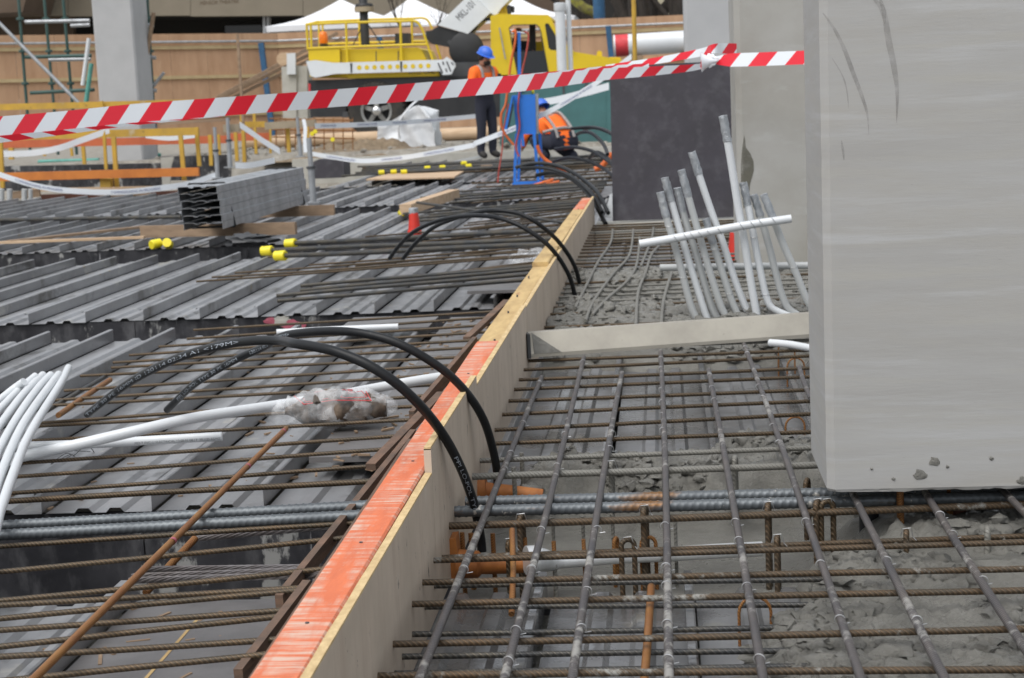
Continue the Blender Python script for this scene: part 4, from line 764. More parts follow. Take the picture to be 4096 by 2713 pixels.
mk('cloth_scrap', G().add(*blob(PZ('Z4',1680,775,.085), (.17,.1,.045), 5, .6, 3)), 'crane_grey', label='crumpled dark plastic scrap beside the front bearer', cat='scrap', smooth=50)
# dark laid bars in the middle, some with yellow end caps
def cap(c, d, lab, grp=None):
    d = d.normalized(); o = mk('bar_cap', G().add(*lathe([(0,-.045),(.03,-.045),(.036,-.035),(.032,.03),(.034,.035),(.022,.035)], 12, d, c)), 'cap_yellow', label=lab, cat='bar cap', group=grp, smooth=40); return o
for fr, x, y, x2, y2, lab in (('Z4',1965,802,2500,775,'upper'),('Z4',1805,852,2500,822,'middle'),('Z4',1895,885,2500,860,'lowest')):
    p, q = PZ(fr,x,y,.09), PZ(fr,x2,y2,.12); o = bar(p, toX(p,q,-.58), .016, 'bar_dark', 'dark thick capped bar by the third trough, '+lab+' of three', None, bow=.01); cap(p, p-q, 'yellow end cap on the '+lab+' dark bar of three')
o = cap(PZ('Z4',1055,805,.10), Vector((.5,.8,.1)), 'yellow cap lying on its side at the trough edge'); o = cap(PZ('Z4',1135,803,.10), Vector((.1,-.9,.3)), 'yellow cap showing its round end at the trough edge')
YC = 'yellow end cap on a bar of the dark pile beside the plywood sheet'
for i, (x, y) in enumerate(((565,332),(650,328),(722,328),(885,302),(990,297),(1140,268),(1172,288))):
    p = PZ('Z5',x,y,.12); yb = p.y; e = p+Vector((2.6,.35+.1*i,.0)); bar(p, e, .02, 'bar_dark', 'dark bar of the pile beside the plywood sheet', 'dark bar pile', bow=.03); cap(p, p-e, YC, 'yellow caps on the bar pile')
cap(PZ('Z5',712,612,.07), Vector((.3,-.9,.2)), 'yellow cap dropped beside the red cone')
for i in range(14):
    y = 22.3+i*.26; x0 = PZ('Z5',560+random.uniform(-60,200),290,.1).x; bar((x0+random.uniform(-.6,.8), y, .06+.02*(i % 3)), (x0+5+random.uniform(-.5,1.), y+.5, .06+.02*(i % 3)), .015, 'bar_dark' if i % 3 else 'bar_brown', 'long dark bar laid in front of the standing worker', 'bars before the standing worker', bow=.04)
def midbars(Ya, Yb_, n, x0, x1, m, r, lab, grp, dz=.0):
    for i in range(n):
        y = Ya+(Yb_-Ya)*(i+random.uniform(-.3,.3))/max(1, n-1); s = random.uniform(0, 1)
        bar((x0+s*(x1-x0), y, .07+dz), (-.56, y+.25+random.uniform(-.08,.08), .12+dz), r, m, lab, grp, bow=.012)
midbars(8.2, 8.85, 4, -2.6, -1.9, 'bar_dark', .011, 'dark steel bar lying over the second long bay', 'dark bars on the second bay')
midbars(8.9, 11.2, 13, -2.7, -1.2, 'bar_brown', .0062, 'brown bar lying over the second long bay', 'brown bars on the second bay')
midbars(11.4, 12.3, 5, -2.2, -1.4, 'bar_brown', .0062, 'brown bar above the third trough', 'brown bars above the third trough')
midbars(12.6, 15.6, 15, -1.9, -1.0, 'bar_brown', .0062, 'brown bar lying over the third bay', 'brown bars on the third bay')
midbars(15.8, 17.4, 7, -2.6, -1.2, 'bar_dark', .0115, 'dark bar lying across the fourth trough', 'dark bars over the fourth trough')
midbars(13.2, 14.2, 4, -2.3, -1.8, 'bar_dark', .0115, 'dark bar lying over the third bay', 'dark bars on the third bay', .02)
for i in range(18):
    y = 17.4+i*.42; bar((-1.5+random.uniform(-.8,.6), y, .08+.02*(i % 2)), (.7, y+.15, .11), .010, 'bar_brown', 'brown bar of the far mat around the crouching worker', 'far mat bars', bow=.02)
p, q = PZ('Z5',815,540,.18), PZ('Z5',1850,682,.13); bar(p, q, .012, 'bar_dark', 'single dark bar slanting away from the red cone', None)
bar(PZ('Z4',-60,645,.07), PZ('Z4',1225,622,.07), .02, 'bar_dark', 'single dark bar lying across the fourth trough left of the stack', None)
# red cones
def cone(c, r0, r1, h, lab):
    t_ = thing('red_cone', c, lab, 'cone'); mk('body', G().add(*lathe([(r0*1.12,0),(r0*1.12,.03),(r0,.035),(r0*.9,h*.45),(r1*1.05,h)], 16, (0,0,1), c)), 'plastic_red', t_, smooth=40)
    V, F = lathe([(r1*1.06,h*.96),(r1*1.08,h*1.2),(r1,h*1.22),(0,h*1.22)], 14, (0,0,1), c); mk('taped_top', G().add([v+Vector((noise.noise(v*40),noise.noise(v*37),0))*.004 for v in V], F), 'silver_tape', t_, smooth=40)
c = PZ('Z5',800,765,.06); cone(c, .048, .032, .165, 'red plastic cone with silver taped top standing on the deck'); c = PZ('V6',598,1058,.06); cone(c, .045, .028, .17, 'red plastic cone behind the leaning conduits')
# black formply box
Yk = 23.5; P = LY('V4', [(1385,890),(1480,850),(1860,870),(1870,1140),(1380,1160)], Yk); mk('formply_box', G().add(*ext(P, .5)), 'formply_panel', label='dark formply box standing behind the galvanised posts', cat='box')
# galvanised props and posts
def post(fr, x0, y0, x1, y1, Y, r, lab, m='galv', head=True):
    p, q = PY(fr,x0,y0,Y), PY(fr,x1,y1,Y); t_ = thing('steel_prop', q, lab, 'prop'); mk('tube', G().add(*tube([q, p.lerp(q,.45)], r, 10)), m, t_, smooth=60); mk('inner_tube', G().add(*tube([p.lerp(q,.47), p], r*.75, 10)), m, t_, smooth=60)
    mk('collar', G().add(*tube([p.lerp(q,.44), p.lerp(q,.48)], r*1.4, 10)), 'crane_grey', t_, smooth=60)
    if head: mk('base_plate', G().add(*box(tuple(q-Vector((r*2,r*2,.012))), tuple(q+Vector((r*2,r*2,0))))), m, t_)
post('V4',40,200,80,970,21.8,.034,'galvanised prop under the weathered beam end, with rusty head'); post('V4',1130,190,1185,800,22.5,.03,'galvanised prop rising through the long weathered beam'); post('V4',1315,520,1385,1520,16.3,.034,'galvanised prop standing right behind the sheet stack'); post('V5',2258,340,2290,870,20.9,.03,'galvanised prop holding the sagging white tape')
# yellow, orange and red formwork beams with their yellow posts
def fbeam(fr, x0, y0, x1, y1, h, Y, m, lab, dep=.06, ends=()):
    a, b = PY(fr,x0,y0+h/2,Y), PY(fr,x1,y1+h/2,Y); hh = (PY(fr,x0,y0,Y)-PY(fr,x0,y0+h,Y)).length; return mk('formwork_beam', G().add(*beam(a, b, dep, hh)), m, label=lab, cat='beam')
fbeam('V5',-60,97,2450,38,66,27.5,'beam_yellow','long yellow formwork beam highest of the set, in front of the scaffold'); fbeam('V5',-60,402,2090,342,80,22.6,'beam_yellow','stained yellow formwork beam above the red one'); fbeam('V5',-60,482,2420,428,78,25.6,'beam_red','red formwork beam behind the yellow posts'); fbeam('V5',-10,822,2095,765,86,21.6,'beam_orange','orange formwork beam lowest of the set')
fbeam('V4',70,450,700,438,118,25.5,'beam_red','short red formwork beam ending beside a yellow post'); fbeam('V4',630,275,1425,228,112,23.2,'beam_weathered','long weathered timber beam pierced by the galvanised prop'); fbeam('V4',-20,312,235,295,120,21.9,'beam_weathered','weathered timber beam end on the rusty headed prop'); fbeam('V4',230,265,640,258,90,24.4,'beam_yellow','yellow beam piece meeting the long weathered timber')
fbeam('V5',440,1048,1880,1008,95,22.4,'beam_brown','dark brown beam just beyond the deck ribs'); fbeam('V5',330,985,1900,955,34,22.2,'timber_pale','pale long plank resting on the dark brown beam'); fbeam('V5',130,1020,420,990,80,21.7,'timber','stubby timber block beside the ribbed white ducts'); fbeam('V5',1060,1060,1580,1010,70,22.0,'timber','short timber packer under the pale plank'); fbeam('V5',1690,285,2420,245,30,26.5,'timber','rough brown plank lying behind the red tape')
def ypost(fr, x0, y0, x1, y1, w, Y, lab='slim yellow steel post between the formwork beams', m='beam_yellow', grp='yellow posts'):
    p, q = PY(fr,x0,y0,Y), PY(fr,x1,y1,Y); ww_ = (PY(fr,x0-w/2,y0,Y)-PY(fr,x0+w/2,y0,Y)).length; mk('steel_post', G().add(*beam(q, p, ww_, ww_*.9, (0,1,0))), m, label=lab, cat='post', group=grp)
for a in (('V5',1090,310,1118,785,30,22.4),('V5',1195,440,1232,970,42,21.75),('V5',1900,425,1940,900,42,21.75),('V5',2065,340,2100,750,38,22.8),('V5',2210,420,2225,745,36,24.8),('V5',2300,415,2318,720,26,25.3),('V5',5,490,28,980,40,21.9),('V5',875,540,890,730,34,26.2),('V5',750,560,760,645,24,27),('V5',118,555,122,680,44,27),('V5',1065,64,1078,150,36,27.4),('V5',465,560,470,645,24,27),('V4',165,430,190,880,50,22.9),('V4',285,400,305,900,50,22.3),('V4',455,105,490,770,42,25.2),('V4',262,105,262,300,46,27.2),('V4',985,360,1005,745,54,23.3),('V4',1298,340,1302,520,34,23.1),('V4',712,380,715,760,32,25.4)): ypost(*a)
ypost('V5',1122,880,1125,970,110,21.7,'yellow bracket plate hanging under the orange beam',grp=None)
ypost('Z1',2040,295,2112,1390,22,24.2,'thin rusty brown pole standing among the yellow posts','timber',None)
# far formply upstands in the pit
for lab, pts, Yk in (('black formply upstand behind the lowest orange beam',[(20,752),(1690,718),(1690,1010),(20,1010)],23.2),('black formply upstand with mortar smears near the props',[(1690,652),(2420,630),(2420,900),(1690,900)],24.9)):
    mk('formply_upstand', G().add(*ext(LY('V5', pts, Yk), .1)), 'formply_black', label=lab, cat='formply')
mk('mortar_smear', G().add(*ext(LY('V5', [(1690,660),(1830,650),(1800,760),(1790,955),(1710,960),(1700,850)], 23.15), .03)), 'kerb_concrete', label='pale mortar covered board beside the black upstands', cat='board')
for i, (x0, x1) in enumerate(((-5,45),(72,130),(228,288),(297,345))):
    c0, c1_ = PY('V5',(x0+x1)/2,990,21.2), PY('V5',(x0+x1)/2,1155,21.2); r = (PY('V5',x0,1000,21.2)-PY('V5',x1,1000,21.2)).length/2; n = 36
    mk('ribbed_duct', G().add(*tube([c1_.lerp(c0,k/n) for k in range(n+1)], [r*(1 if (k//2) % 2 else .9) for k in range(n+1)], 14)), 'pvc_grey', label='white ribbed duct stub standing upright at the deck edge', cat='duct', group='ribbed duct stubs', smooth=30)
# rusty reinforcing cage and spoil behind the weathered beam
cg = thing('rebar_cage', PY('V4',1700,720,26.5), 'rusty reinforcing cage lying behind the weathered beam', 'rebar cage')
for k in (0, .5):
    for y0, y1, x0, x1 in ((215,245,700,2010),(385,405,720,2050),(500,530,740,2040)): mk('longitudinal_bar', G().add(*tube([PY('V4',x0,y0,26+k), PY('V4',x1,y1,26+k)], .012, 6)), 'bar_orange', cg)
for i in range(9):
    x = 800+i*150; mk('ligature', G().add(*tube([PY('V4',x,210,26),PY('V4',x+4,700,26),PY('V4',x+4,700,26.5),PY('V4',x,210,26.5),PY('V4',x,210,26)], .009, 6)), 'bar_orange', cg)
for x, y, lab in ((1365,455,'yellow cap on the rusty cage, the lower of two'),(1415,420,'yellow cap on the rusty cage, the upper of two'),(1688,545,'lone yellow cap on the rusty cage')): cap(PY('V4',x,y,25.9), Vector((.2,-1,.1)), lab)
g = G(); nx, ny = 60, 30
for j in range(ny+1):
    for i in range(nx+1):
        x, y = -6.9+3.1*i/nx, 28.2+3.2*j/ny; e = math.sin(math.pi*i/nx)*math.sin(math.pi*j/ny); g.V.append(Vector((x, y, ZG-.12+e*.22+e*.2*noise.fractal(Vector((x*2.4, y*2.4, 0)), 1, 2, 5))))
g.F = [(j*(nx+1)+i, j*(nx+1)+i+1, (j+1)*(nx+1)+i+1, (j+1)*(nx+1)+i) for j in range(ny) for i in range(nx)]; mk('spoil_heap', g, 'soil', label='low brown spoil heap behind the rusty cage', cat='soil heap', kind='stuff', smooth=60)
g = G()
for i in range(420):
    x, y = random.uniform(-9,-.5), random.uniform(28.4,36); s = random.uniform(.02,.07); g.add(*blob((x, y, ZG+s*.2), (s, s, s*.7), i, .5, 2, 1))
mk('loose_stones', g, 'gravel', label='loose grey stones scattered over the gravel yard', cat='stones', kind='stuff')
# kerb edge planks of the yard
mk('kerb', G().add(*box((-6.3,28.0,-.3),(.9,28.18,.16))), 'kerb_concrete', kind='structure')
mk('timber_log', G().add(*tube([(-8.5,33.6,ZG+.13),(-1.8,33.2,ZG+.13)], .13, 12)), 'timber_pale', label='pale round timber lying before the crane tyres', cat='log', smooth=60)
fbeam('Z2',1700,1395,2000,1330,22,27.0,'pvc_grey','pale pipe section lying behind the standing worker')
# white bulk bag
c = PZ('Z2',1380,1380,.12); c = Vector((PY('Z2',1375,1370,30.5).x, 30.5, ZG-.05)); g = G(); bm = bmesh.new(); bmesh.ops.create_cube(bm, size=1); bmesh.ops.subdivide_edges(bm, edges=bm.edges, cuts=14, use_grid_fill=True)
for v in bm.verts:
    x, y, z = v.co.x*2, v.co.y*2, v.co.z+.5; n3 = noise.fractal(Vector((x*1.5+3, y*1.5, z*2)), 1, 2, 4); top = .44+.33*smooth(-.9, .55, x)-.14*smooth(.5, 1, x)
    fold = .06*math.sin(8*x+5*z+3*n3); g.V.append(c+Vector((x*.56*(1-.12*z)+.07*n3, y*.5+.08*n3+fold*.7, z*top+.10*n3*z)))
g.F = [tuple(v.index for v in f.verts) for f in bm.faces]; bm.free(); wb = thing('bulk_bag', c, 'slumped white bulk bag on the gravel behind the laid bars', 'bag'); mk('sack', g, 'bag_white', wb, smooth=70)
mk('lifting_loop', G().add(*tube(spline([c+Vector((-.1,-.5,.2)), c+Vector((-.08,-.56,.5)), c+Vector((.1,-.5,.75)), c+Vector((.25,-.3,.9))], 5), .022, 6)), 'bag_white', wb)
# white printed tapes
def wtape(pts, w, lab, tx=True, upv=(0,-.15,1), twist=0):
    P = spline([PY(f,x,y,Y) for f, x, y, Y in pts], 6); n = len(P); U = [Vector((0, math.sin(twist*i/n)*.9, 1)).normalized() if twist else Vector(upv).normalized() for i in range(n)]
    o = mk('white_tape', ribbon(P, w, U), 'tape_white', label=lab, cat='tape', recalc=False, smooth=80)
    if tx:
        L = sum((P[i+1]-P[i]).length for i in range(n-1)); s = .25; u = Vector(upv).normalized()
        while s < L-1.2:
            mk('printing', warp_text('COMMISSIONING IN PROGRESS', w*.6, P, s, lambda p, t, v: p+u*(v-w*.2)+Vector((0,-.006,0))), 'print_blue', o, recalc=False); s += w*17
    return o
wtape([('Z2',520,1320,22.4),('Z2',700,1350,22.3),('Z2',950,1383,22),('Z2',1200,1368,21.6),('Z2',1450,1335,21),('Z2',1900,1252,20.4),('Z3',220,1232,19.6),('Z3',560,1100,19.2),('Z3',800,985,18.9),('Z3',960,898,18.7),('Z3',1150,780,18.5),('Z3',1290,690,18.3),('Z3',1560,485,18)], .062, 'white printed tape sagging from the props past both workers to the yellow pole')
wtape([('V4',1410,330,23),('V4',1800,322,24),('V4',2350,300,25),('Z2',1500,1040,27),('Z2',1940,1000,28)], .075, 'white printed tape running straight across the crane tyre')
wtape([('V5',-30,830,20.6),('V5',200,905,20.6),('V5',400,962,20.6),('V5',620,998,20.6),('V5',830,1015,20.6),('V5',1100,1025,20.6),('V5',1400,1015,20.6),('V5',1780,970,20.7),('V5',2000,935,20.8),('V5',2265,845,20.9)], .075, 'white printed tape sagging low over the ends of the left ribs')
wtape([('V5',-30,622,22.2),('V5',300,615,22.2),('V5',600,565,22.2),('V5',850,480,22.3),('V5',1150,372,22.4)], .085, 'white tape rising to the stained yellow beam', False)
wtape([('V4',230,310,21.8),('V4',420,440,21.9),('V4',620,580,22),('V4',860,725,22.1)], .09, 'white printed tape running down from the weathered beam end', False); wtape([('V4',160,950,21.6),('V4',400,945,21.7),('V4',780,868,22)], .08, 'white tape scrap lying over timbers at the deck corner', False)
wtape([('V4',1232,225,22.4),('V4',1258,380,22.4),('V4',1250,560,22.4),('V4',1262,745,22.4)], .05, 'narrow white tape hanging down beside the galvanised prop', False, (1,0,0)); wtape([('V5',1530,430,25),('V5',1780,458,25),('V5',2080,425,25)], .07, 'white tape loop sagging across the red beam', False)
wtape([('Z3',755,885,26.5),('Z3',960,850,26),('Z3',1365,742,25)], .11, 'white strap across the teal container behind the crouching worker', False)
# yellow pole and white stand pipe
p, q = PY('V3',1668,-60,19.), PY('V3',1668,660,19.); mk('yellow_pole', G().add(*tube([Vector((q.x,19,-.2)), Vector((p.x,19,p.z))], .026, 10)), 'beam_yellow', label='tall yellow pole behind the dark panel', cat='pole', smooth=60)
Yk = 33.; x = PY('V3',905,400,Yk).x; sp = thing('stand_pipe', (x, Yk, ZG), 'white plastic stand pipe with capped top before the crane cab', 'pipe'); zt = PY('V3',890,32,Yk).z
mk('pipe', G().add(*tube([(x,Yk,ZG),(x,Yk,zt-.12)], .10, 18)), 'pvc_white', sp, smooth=60); mk('cap', G().add(*lathe([(.112,-.16),(.118,-.15),(.118,-.01),(.10,0),(0,.0)], 18, (0,0,1), (x,Yk,zt))), 'pvc_white', sp, smooth=40); mk('vent_pipe', G().add(*tube([(x+.16,Yk+.15,ZG),(x+.16,Yk+.15,zt+.06)], .05, 12)), 'pvc_white', sp, smooth=60)
# big white duct on trestles
Yk = 30.; a, b = PY('V3',1462,485,Yk), PY('V3',2420,425,Yk); r = .44*.5*1.0; r = (PY('V3',1500,368,Yk)-PY('V3',1500,600,Yk)).length/2
bp = thing('big_pipe', (a.x, Yk, a.z-r), 'big white pipe with red banded end lying behind the pale column', 'pipe'); mk('barrel', G().add(*tube([a,b], r, 28)), 'pvc_white', bp, smooth=60); d = (b-a).normalized(); mk('red_band', G().add(*tube([a+d*.03, a+d*.26], r*1.004, 28, False)), 'print_red', bp, smooth=60)
for k, fx in enumerate((.25, .8)):
    c = a.lerp(b, fx); t_ = thing('trestle', (c.x, Yk, ZG), ('timber trestle under the red banded end of the big pipe','timber trestle under the far end of the big pipe')[k], 'trestle'); mk('top', G().add(*box((c.x-.1,Yk-.5,c.z-r-.1),(c.x+.1,Yk+.5,c.z-r-.003))), 'timber', t_)
    for s in (-1,1): mk('leg', G().add(*beam((c.x,Yk+s*.55,ZG),(c.x,Yk+s*.35,c.z-r-.1), .09, .09, (0,1,0))), 'timber', t_)
# teal container
Yk = 28.6; tc = thing('container', (PY('Z3',900,1280,Yk).x, Yk, .2), 'faded teal steel container behind the crouching worker', 'container')
mk('body', G().add(*ext(LY('Z3', [(430,735),(1420,700),(1420,1275),(430,1300)], Yk), 1.6)), 'teal_paint', tc)
for x in (440, 1350): mk('corner_post', G().add(*ext(LY('Z3', [(x,732),(x+45,730),(x+45,1280),(x,1280)], Yk-.03), .03)), 'teal_paint', tc)
V, F = text_geo('T 20', .42); c = PY('Z3',915,810,Yk-.006); g = G(); g.V = [c+Vector((v.x, 0, v.y*.8)) for v in V]; g.F = F; mk('lettering', g, 'print_dark', tc, recalc=False)
# blue power stand with cables
Yk = 18.7; sd2 = thing('power_stand', PY('V1',640,1430,Yk), 'blue steel site power stand hung with orange cables', 'power stand'); q_ = lambda pts, Y=Yk: LY('V1', pts, Y)
mk('cabinet', G().add(*ext(q_([(512,558),(725,548),(735,935),(545,935)]), .16)), 'stand_blue', sd2, smooth=20); mk('door', G().add(*ext(q_([(500,560),(512,575),(455,888),(428,885)], Yk-.12), .1)), 'stand_blue', sd2); mk('door_inside', G().add(*ext(q_([(500,640),(512,650),(468,870),(455,872)], Yk-.13), .08)), 'crane_black', sd2)
for x0, y0, x1, y1, Y in ((570,-50,575,560,Yk),(545,930,525,1440,Yk),(715,930,760,1420,Yk),(575,930,565,1400,Yk+.3),(770,930,800,1420,Yk+.3),(600,930,610,1050,Yk)): mk('leg' if y0 > 900 else 'mast', G().add(*beam(PY('V1',x0,y0,Y), PY('V1',x1,y1,Y), .032 if y0 > 900 else .035, .03, (0,1,0))), 'stand_blue', sd2)
mk('foot_rail', G().add(*beam(PY('V1',520,1412,Yk), PY('V1',795,1405,Yk), .04, .05)), 'stand_blue', sd2); mk('foot_rail', G().add(*beam(PY('V1',520,1425,Yk), PY('V1',565,1385,Yk+.3), .04, .04)), 'stand_blue', sd2); mk('foot_rail', G().add(*beam(PY('V1',790,1415,Yk), PY('V1',805,1395,Yk+.3), .04, .04)), 'stand_blue', sd2)
mk('hanger', G().add(*tube(spline(q_([(500,-40),(570,-48),(620,-40),(650,-62)]), 4), .012, 8)), 'galv', sd2); mk('side_plate', G().add(*ext(q_([(725,545),(750,545),(752,930),(735,930)], Yk+.02), .14)), 'galv', sd2)
mk('transformer', G().add(*ext(q_([(540,500),(690,495),(690,545),(540,548)], Yk+.02), .14)), 'teal_paint', sd2); mk('lamp_ring', G().add(*lathe([(0,-.02),(.042,-.02),(.048,0),(.042,.02),(0,.02)], 14, (1,0,0), PY('V1',697,515,Yk+.09))), 'cap_yellow', sd2, smooth=40)
for lab, m, r, pts in (('orange cable looped down the left of the blue stand','cable_orange',.014,[(505,-50),(535,-60),(530,60),(490,250),(460,500),(440,650),(400,740),(400,850),(440,940),(520,1040)]),('red cable hanging straight down before the blue stand','cable_red',.010,[(620,-55),(660,-20),(640,150),(600,330),(570,560),(560,700),(575,860),(540,1050),(570,1150)]),('thin red cable trailing from the stand to the deck','cable_red',.008,[(470,640),(420,900),(405,1100),(375,1290),(365,1400)]),('orange cable trailing behind the crouching worker','cable_orange',.02,[(745,1040),(780,1130),(850,1200),(950,1250),(1030,1290)]),('loose orange cable lying on the far mat','cable_orange',.014,[(690,1430),(800,1400),(900,1370),(830,1410),(960,1390)]),('bright orange hose end lying by the black pipe loops','cable_orange',.032,[(1300,1275),(1370,1240),(1430,1170),(1470,1120)])):
    mk('cable', G().add(*tube(spline(q_(pts, Yk-.04), 6), r, 8)), m, label=lab, cat='cable', smooth=60)
# ================================================================== PEOPLE
def person(loc, rz, J, label, sc=1., upper='hivis', lower='navy', extras=()):
    root = thing('person', loc, label, 'person'); root.rotation_euler.z = rz; root.scale = (sc,)*3
    names_ = list(J['p'].keys()); me = bpy.data.meshes.new('body'); me.from_pydata([J['p'][k][:3] for k in names_], [(names_.index(a), names_.index(b)) for a, b in J['e']], [])
    ob = bpy.data.objects.new('body_src', me); C.objects.link(ob); mo = ob.modifiers.new('s', 'SKIN'); mo.use_smooth_shade = True
    for i, k in enumerate(names_):
        r = J['p'][k][3]; me.skin_vertices[0].data[i].radius = r if isinstance(r, tuple) else (r, r); me.skin_vertices[0].data[i].use_root = (k == 'pel')
    ss = ob.modifiers.new('u', 'SUBSURF'); ss.levels = ss.render_levels = 2
    dg = bpy.context.evaluated_depsgraph_get(); dg.update(); bm_ = bpy.data.meshes.new_from_object(ob.evaluated_get(dg)); bpy.data.objects.remove(ob)
    bm_.materials.clear(); sl = ['skin', upper, lower, 'boot', 'navy']
    for s in sl: bm_.materials.append(MT[s])
    pj = {k: Vector(v[:3]) for k, v in J['p'].items()}
    for f in bm_.polygons:
        c = f.center; best = None
        for a, b in J['e']:
            A_, B_ = pj[a], pj[b]; t_ = max(0, min(1, (c-A_).dot(B_-A_)/max(1e-9, (B_-A_).length_squared))); dd = (c-A_.lerp(B_, t_)).length
            ra = J['p'][a][3]; ra = max(ra) if isinstance(ra, tuple) else ra
            if best is None or dd-ra*.6 < best[0]: best = (dd-ra*.6, a, b)
        k = {best[1], best[2]}
        if k & {'neck','head','top','nose','chin'}: mi = 0
        elif any(x[:2] in ('fi','ha','th') for x in k): mi = 0
        elif any(x.startswith('toe') for x in k): mi = 3
        elif any(x[:3] in ('kne','ank','hip') for x in k) or k <= {'pel','hipL','hipR'}: mi = 2
        elif 'pel' in k: mi = 1 if J.get('vest') else 4
        else: mi = 1
        f.material_index = mi; f.use_smooth = True
    o = bpy.data.objects.new('body', bm_); C.objects.link(o); o.parent = root; return root
def helmet(root, c, tilt, fwd=(0,1,0), s=.128):
    f = Vector(fwd).normalized(); M_ = Matrix.Rotation(tilt, 4, Vector((1,0,0))); g = G(); n = 20; rings = 7
    for j in range(rings+1):
        a = math.pi/2*j/rings
        for k in range(n):
            t_ = 2*math.pi*k/n; r = math.cos(a)*s*(1.0 if abs(math.sin(t_)) < .9 else 1.08); g.V.append(Vector((r*math.cos(t_)*.9, r*math.sin(t_)*1.08, math.sin(a)*s*.98+.012)))
    g.F = [(j*n+k, j*n+(k+1) % n, (j+1)*n+(k+1) % n, (j+1)*n+k) for j in range(rings) for k in range(n)]
    b0 = len(g.V)                            # brim, longer over the face
    for k in range(n):
        t_ = 2*math.pi*k/n; e = 1.14+.38*max(0, math.sin(t_))**2; g.V.append(Vector((math.cos(t_)*s*.9*min(e,1.2), math.sin(t_)*s*1.08*e, .002)))
    g.F += [(k, b0+k, b0+(k+1) % n, (k+1) % n) for k in range(n)]
    V = [M_ @ v + Vector(c) for v in g.V]; W_ = world_of(root); g.V = [W_ @ v for v in V]; mk('helmet', g, 'helmet', root, smooth=50)
def band(root, pts, w, m='reflective'):
    W_ = world_of(root); P = spline([Vector(p) for p in pts], 5); g = G(); g.add(*tube([W_ @ p for p in P], w, 6)); mk('reflective_band', g, m, root, smooth=60)
E_base = [('pel','spi'),('spi','che'),('che','neck'),('neck','head'),('head','top'),('head','nose'),('che','shoL'),('che','shoR'),('shoL','elbL'),('elbL','wriL'),('shoR','elbR'),('elbR','wriR'),('pel','hipL'),('pel','hipR'),('hipL','kneL'),('kneL','ankL'),('ankL','toeL'),('hipR','kneR'),('kneR','ankR'),('ankR','toeR'),('wriL','haL'),('wriR','haR')]
def fingers(p, e, side, base, d, spread, up_=Vector((0,0,1)), r=.0085, L=.075):
    d = Vector(d).normalized(); sp = Vector(spread).normalized()
    for k in range(4):
        a = Vector(base)+sp*(k-1.5)*.021; ln = L*(.85,1,.95,.75)[k]; p[f'fi{side}{k}a'] = (*(a+d*.02), r); p[f'fi{side}{k}b'] = (*(a+d*(.02+ln*.55)), r); p[f'fi{side}{k}c'] = (*(a+d*(.02+ln*.8)-up_*ln*.35), r*.85)
        e += [(f'ha{side}', f'fi{side}{k}a'), (f'fi{side}{k}a', f'fi{side}{k}b'), (f'fi{side}{k}b', f'fi{side}{k}c')]
    a = Vector(base)-sp*.035-d*.02; p[f'th{side}a'] = (*a, r*1.15); p[f'th{side}b'] = (*(a-sp*.02+d*.035+up_*.01), r); e += [(f'ha{side}', f'th{side}a'), (f'th{side}a', f'th{side}b')]
# standing worker looking down at a phone
p = dict(pel=(0,0,.96,(.155,.115)), spi=(0,.0,1.15,(.15,.11)), che=(0,.0,1.38,(.19,.13)), neck=(0,.025,1.53,.06), head=(0,.055,1.63,(.078,.095)), top=(0,.06,1.72,(.075,.09)), nose=(0,.155,1.615,.022),
 shoL=(-.215,0,1.43,.095), elbL=(-.31,.02,1.15,.07), wriL=(-.12,.27,1.20,.04), haL=(-.075,.33,1.24,.036), shoR=(.215,0,1.43,.095), elbR=(.31,.02,1.15,.07), wriR=(.12,.29,1.24,.04), haR=(.07,.35,1.28,.036),
 hipL=(-.1,0,.9,.11), kneL=(-.125,.03,.5,.082), ankL=(-.13,-.01,.1,.07), toeL=(-.15,.15,.045,.05), hipR=(.1,0,.9,.11), kneR=(.12,.03,.5,.082), ankR=(.13,-.01,.1,.07), toeR=(.15,.15,.045,.05))
e = list(E_base); fingers(p, e, 'L', p['haL'][:3], (.45,.8,.35), (0,.3,1)); fingers(p, e, 'R', p['haR'][:3], (-.35,.8,.45), (0,.3,1))
w = PY('V1',265,1190,26.9); w1 = person(Vector((w.x, 26.9, .075)), math.radians(-133), dict(p=p, e=e), 'worker in orange shirt and blue helmet standing, looking down at a phone', .99)
helmet(w1, (0,.065,1.70), -.38); W_ = world_of(w1)
mk('hair', G().add(*[lambda V, F: ([W_ @ v for v in V], F)][0](*blob((0,.02,1.655), (.088,.098,.075), 2, .1, 3))), 'hair', w1, smooth=60); mk('beard', G().add(*[lambda V, F: ([W_ @ v for v in V], F)][0](*blob((0,.10,1.565), (.06,.055,.05), 4, .15, 3))), 'hair', w1, smooth=60)
for s in (-1,1): band(w1, [(s*.11,.115,1.10),(s*.115,.125,1.28),(s*.12,.10,1.44),(s*.12,.02,1.515),(s*.12,-.08,1.46),(s*.115,-.115,1.25)], .024)
ph = thing('phone', W_ @ Vector((0,.40,1.29)), 'dark phone held in both hands by the standing worker', 'phone'); mk('phone_body', G().add([W_ @ Vector(v) for v in box((-.035,.385,1.25),(.035,.395,1.38))[0]], box((0,0,0),(1,1,1))[1]), 'crane_black', ph)
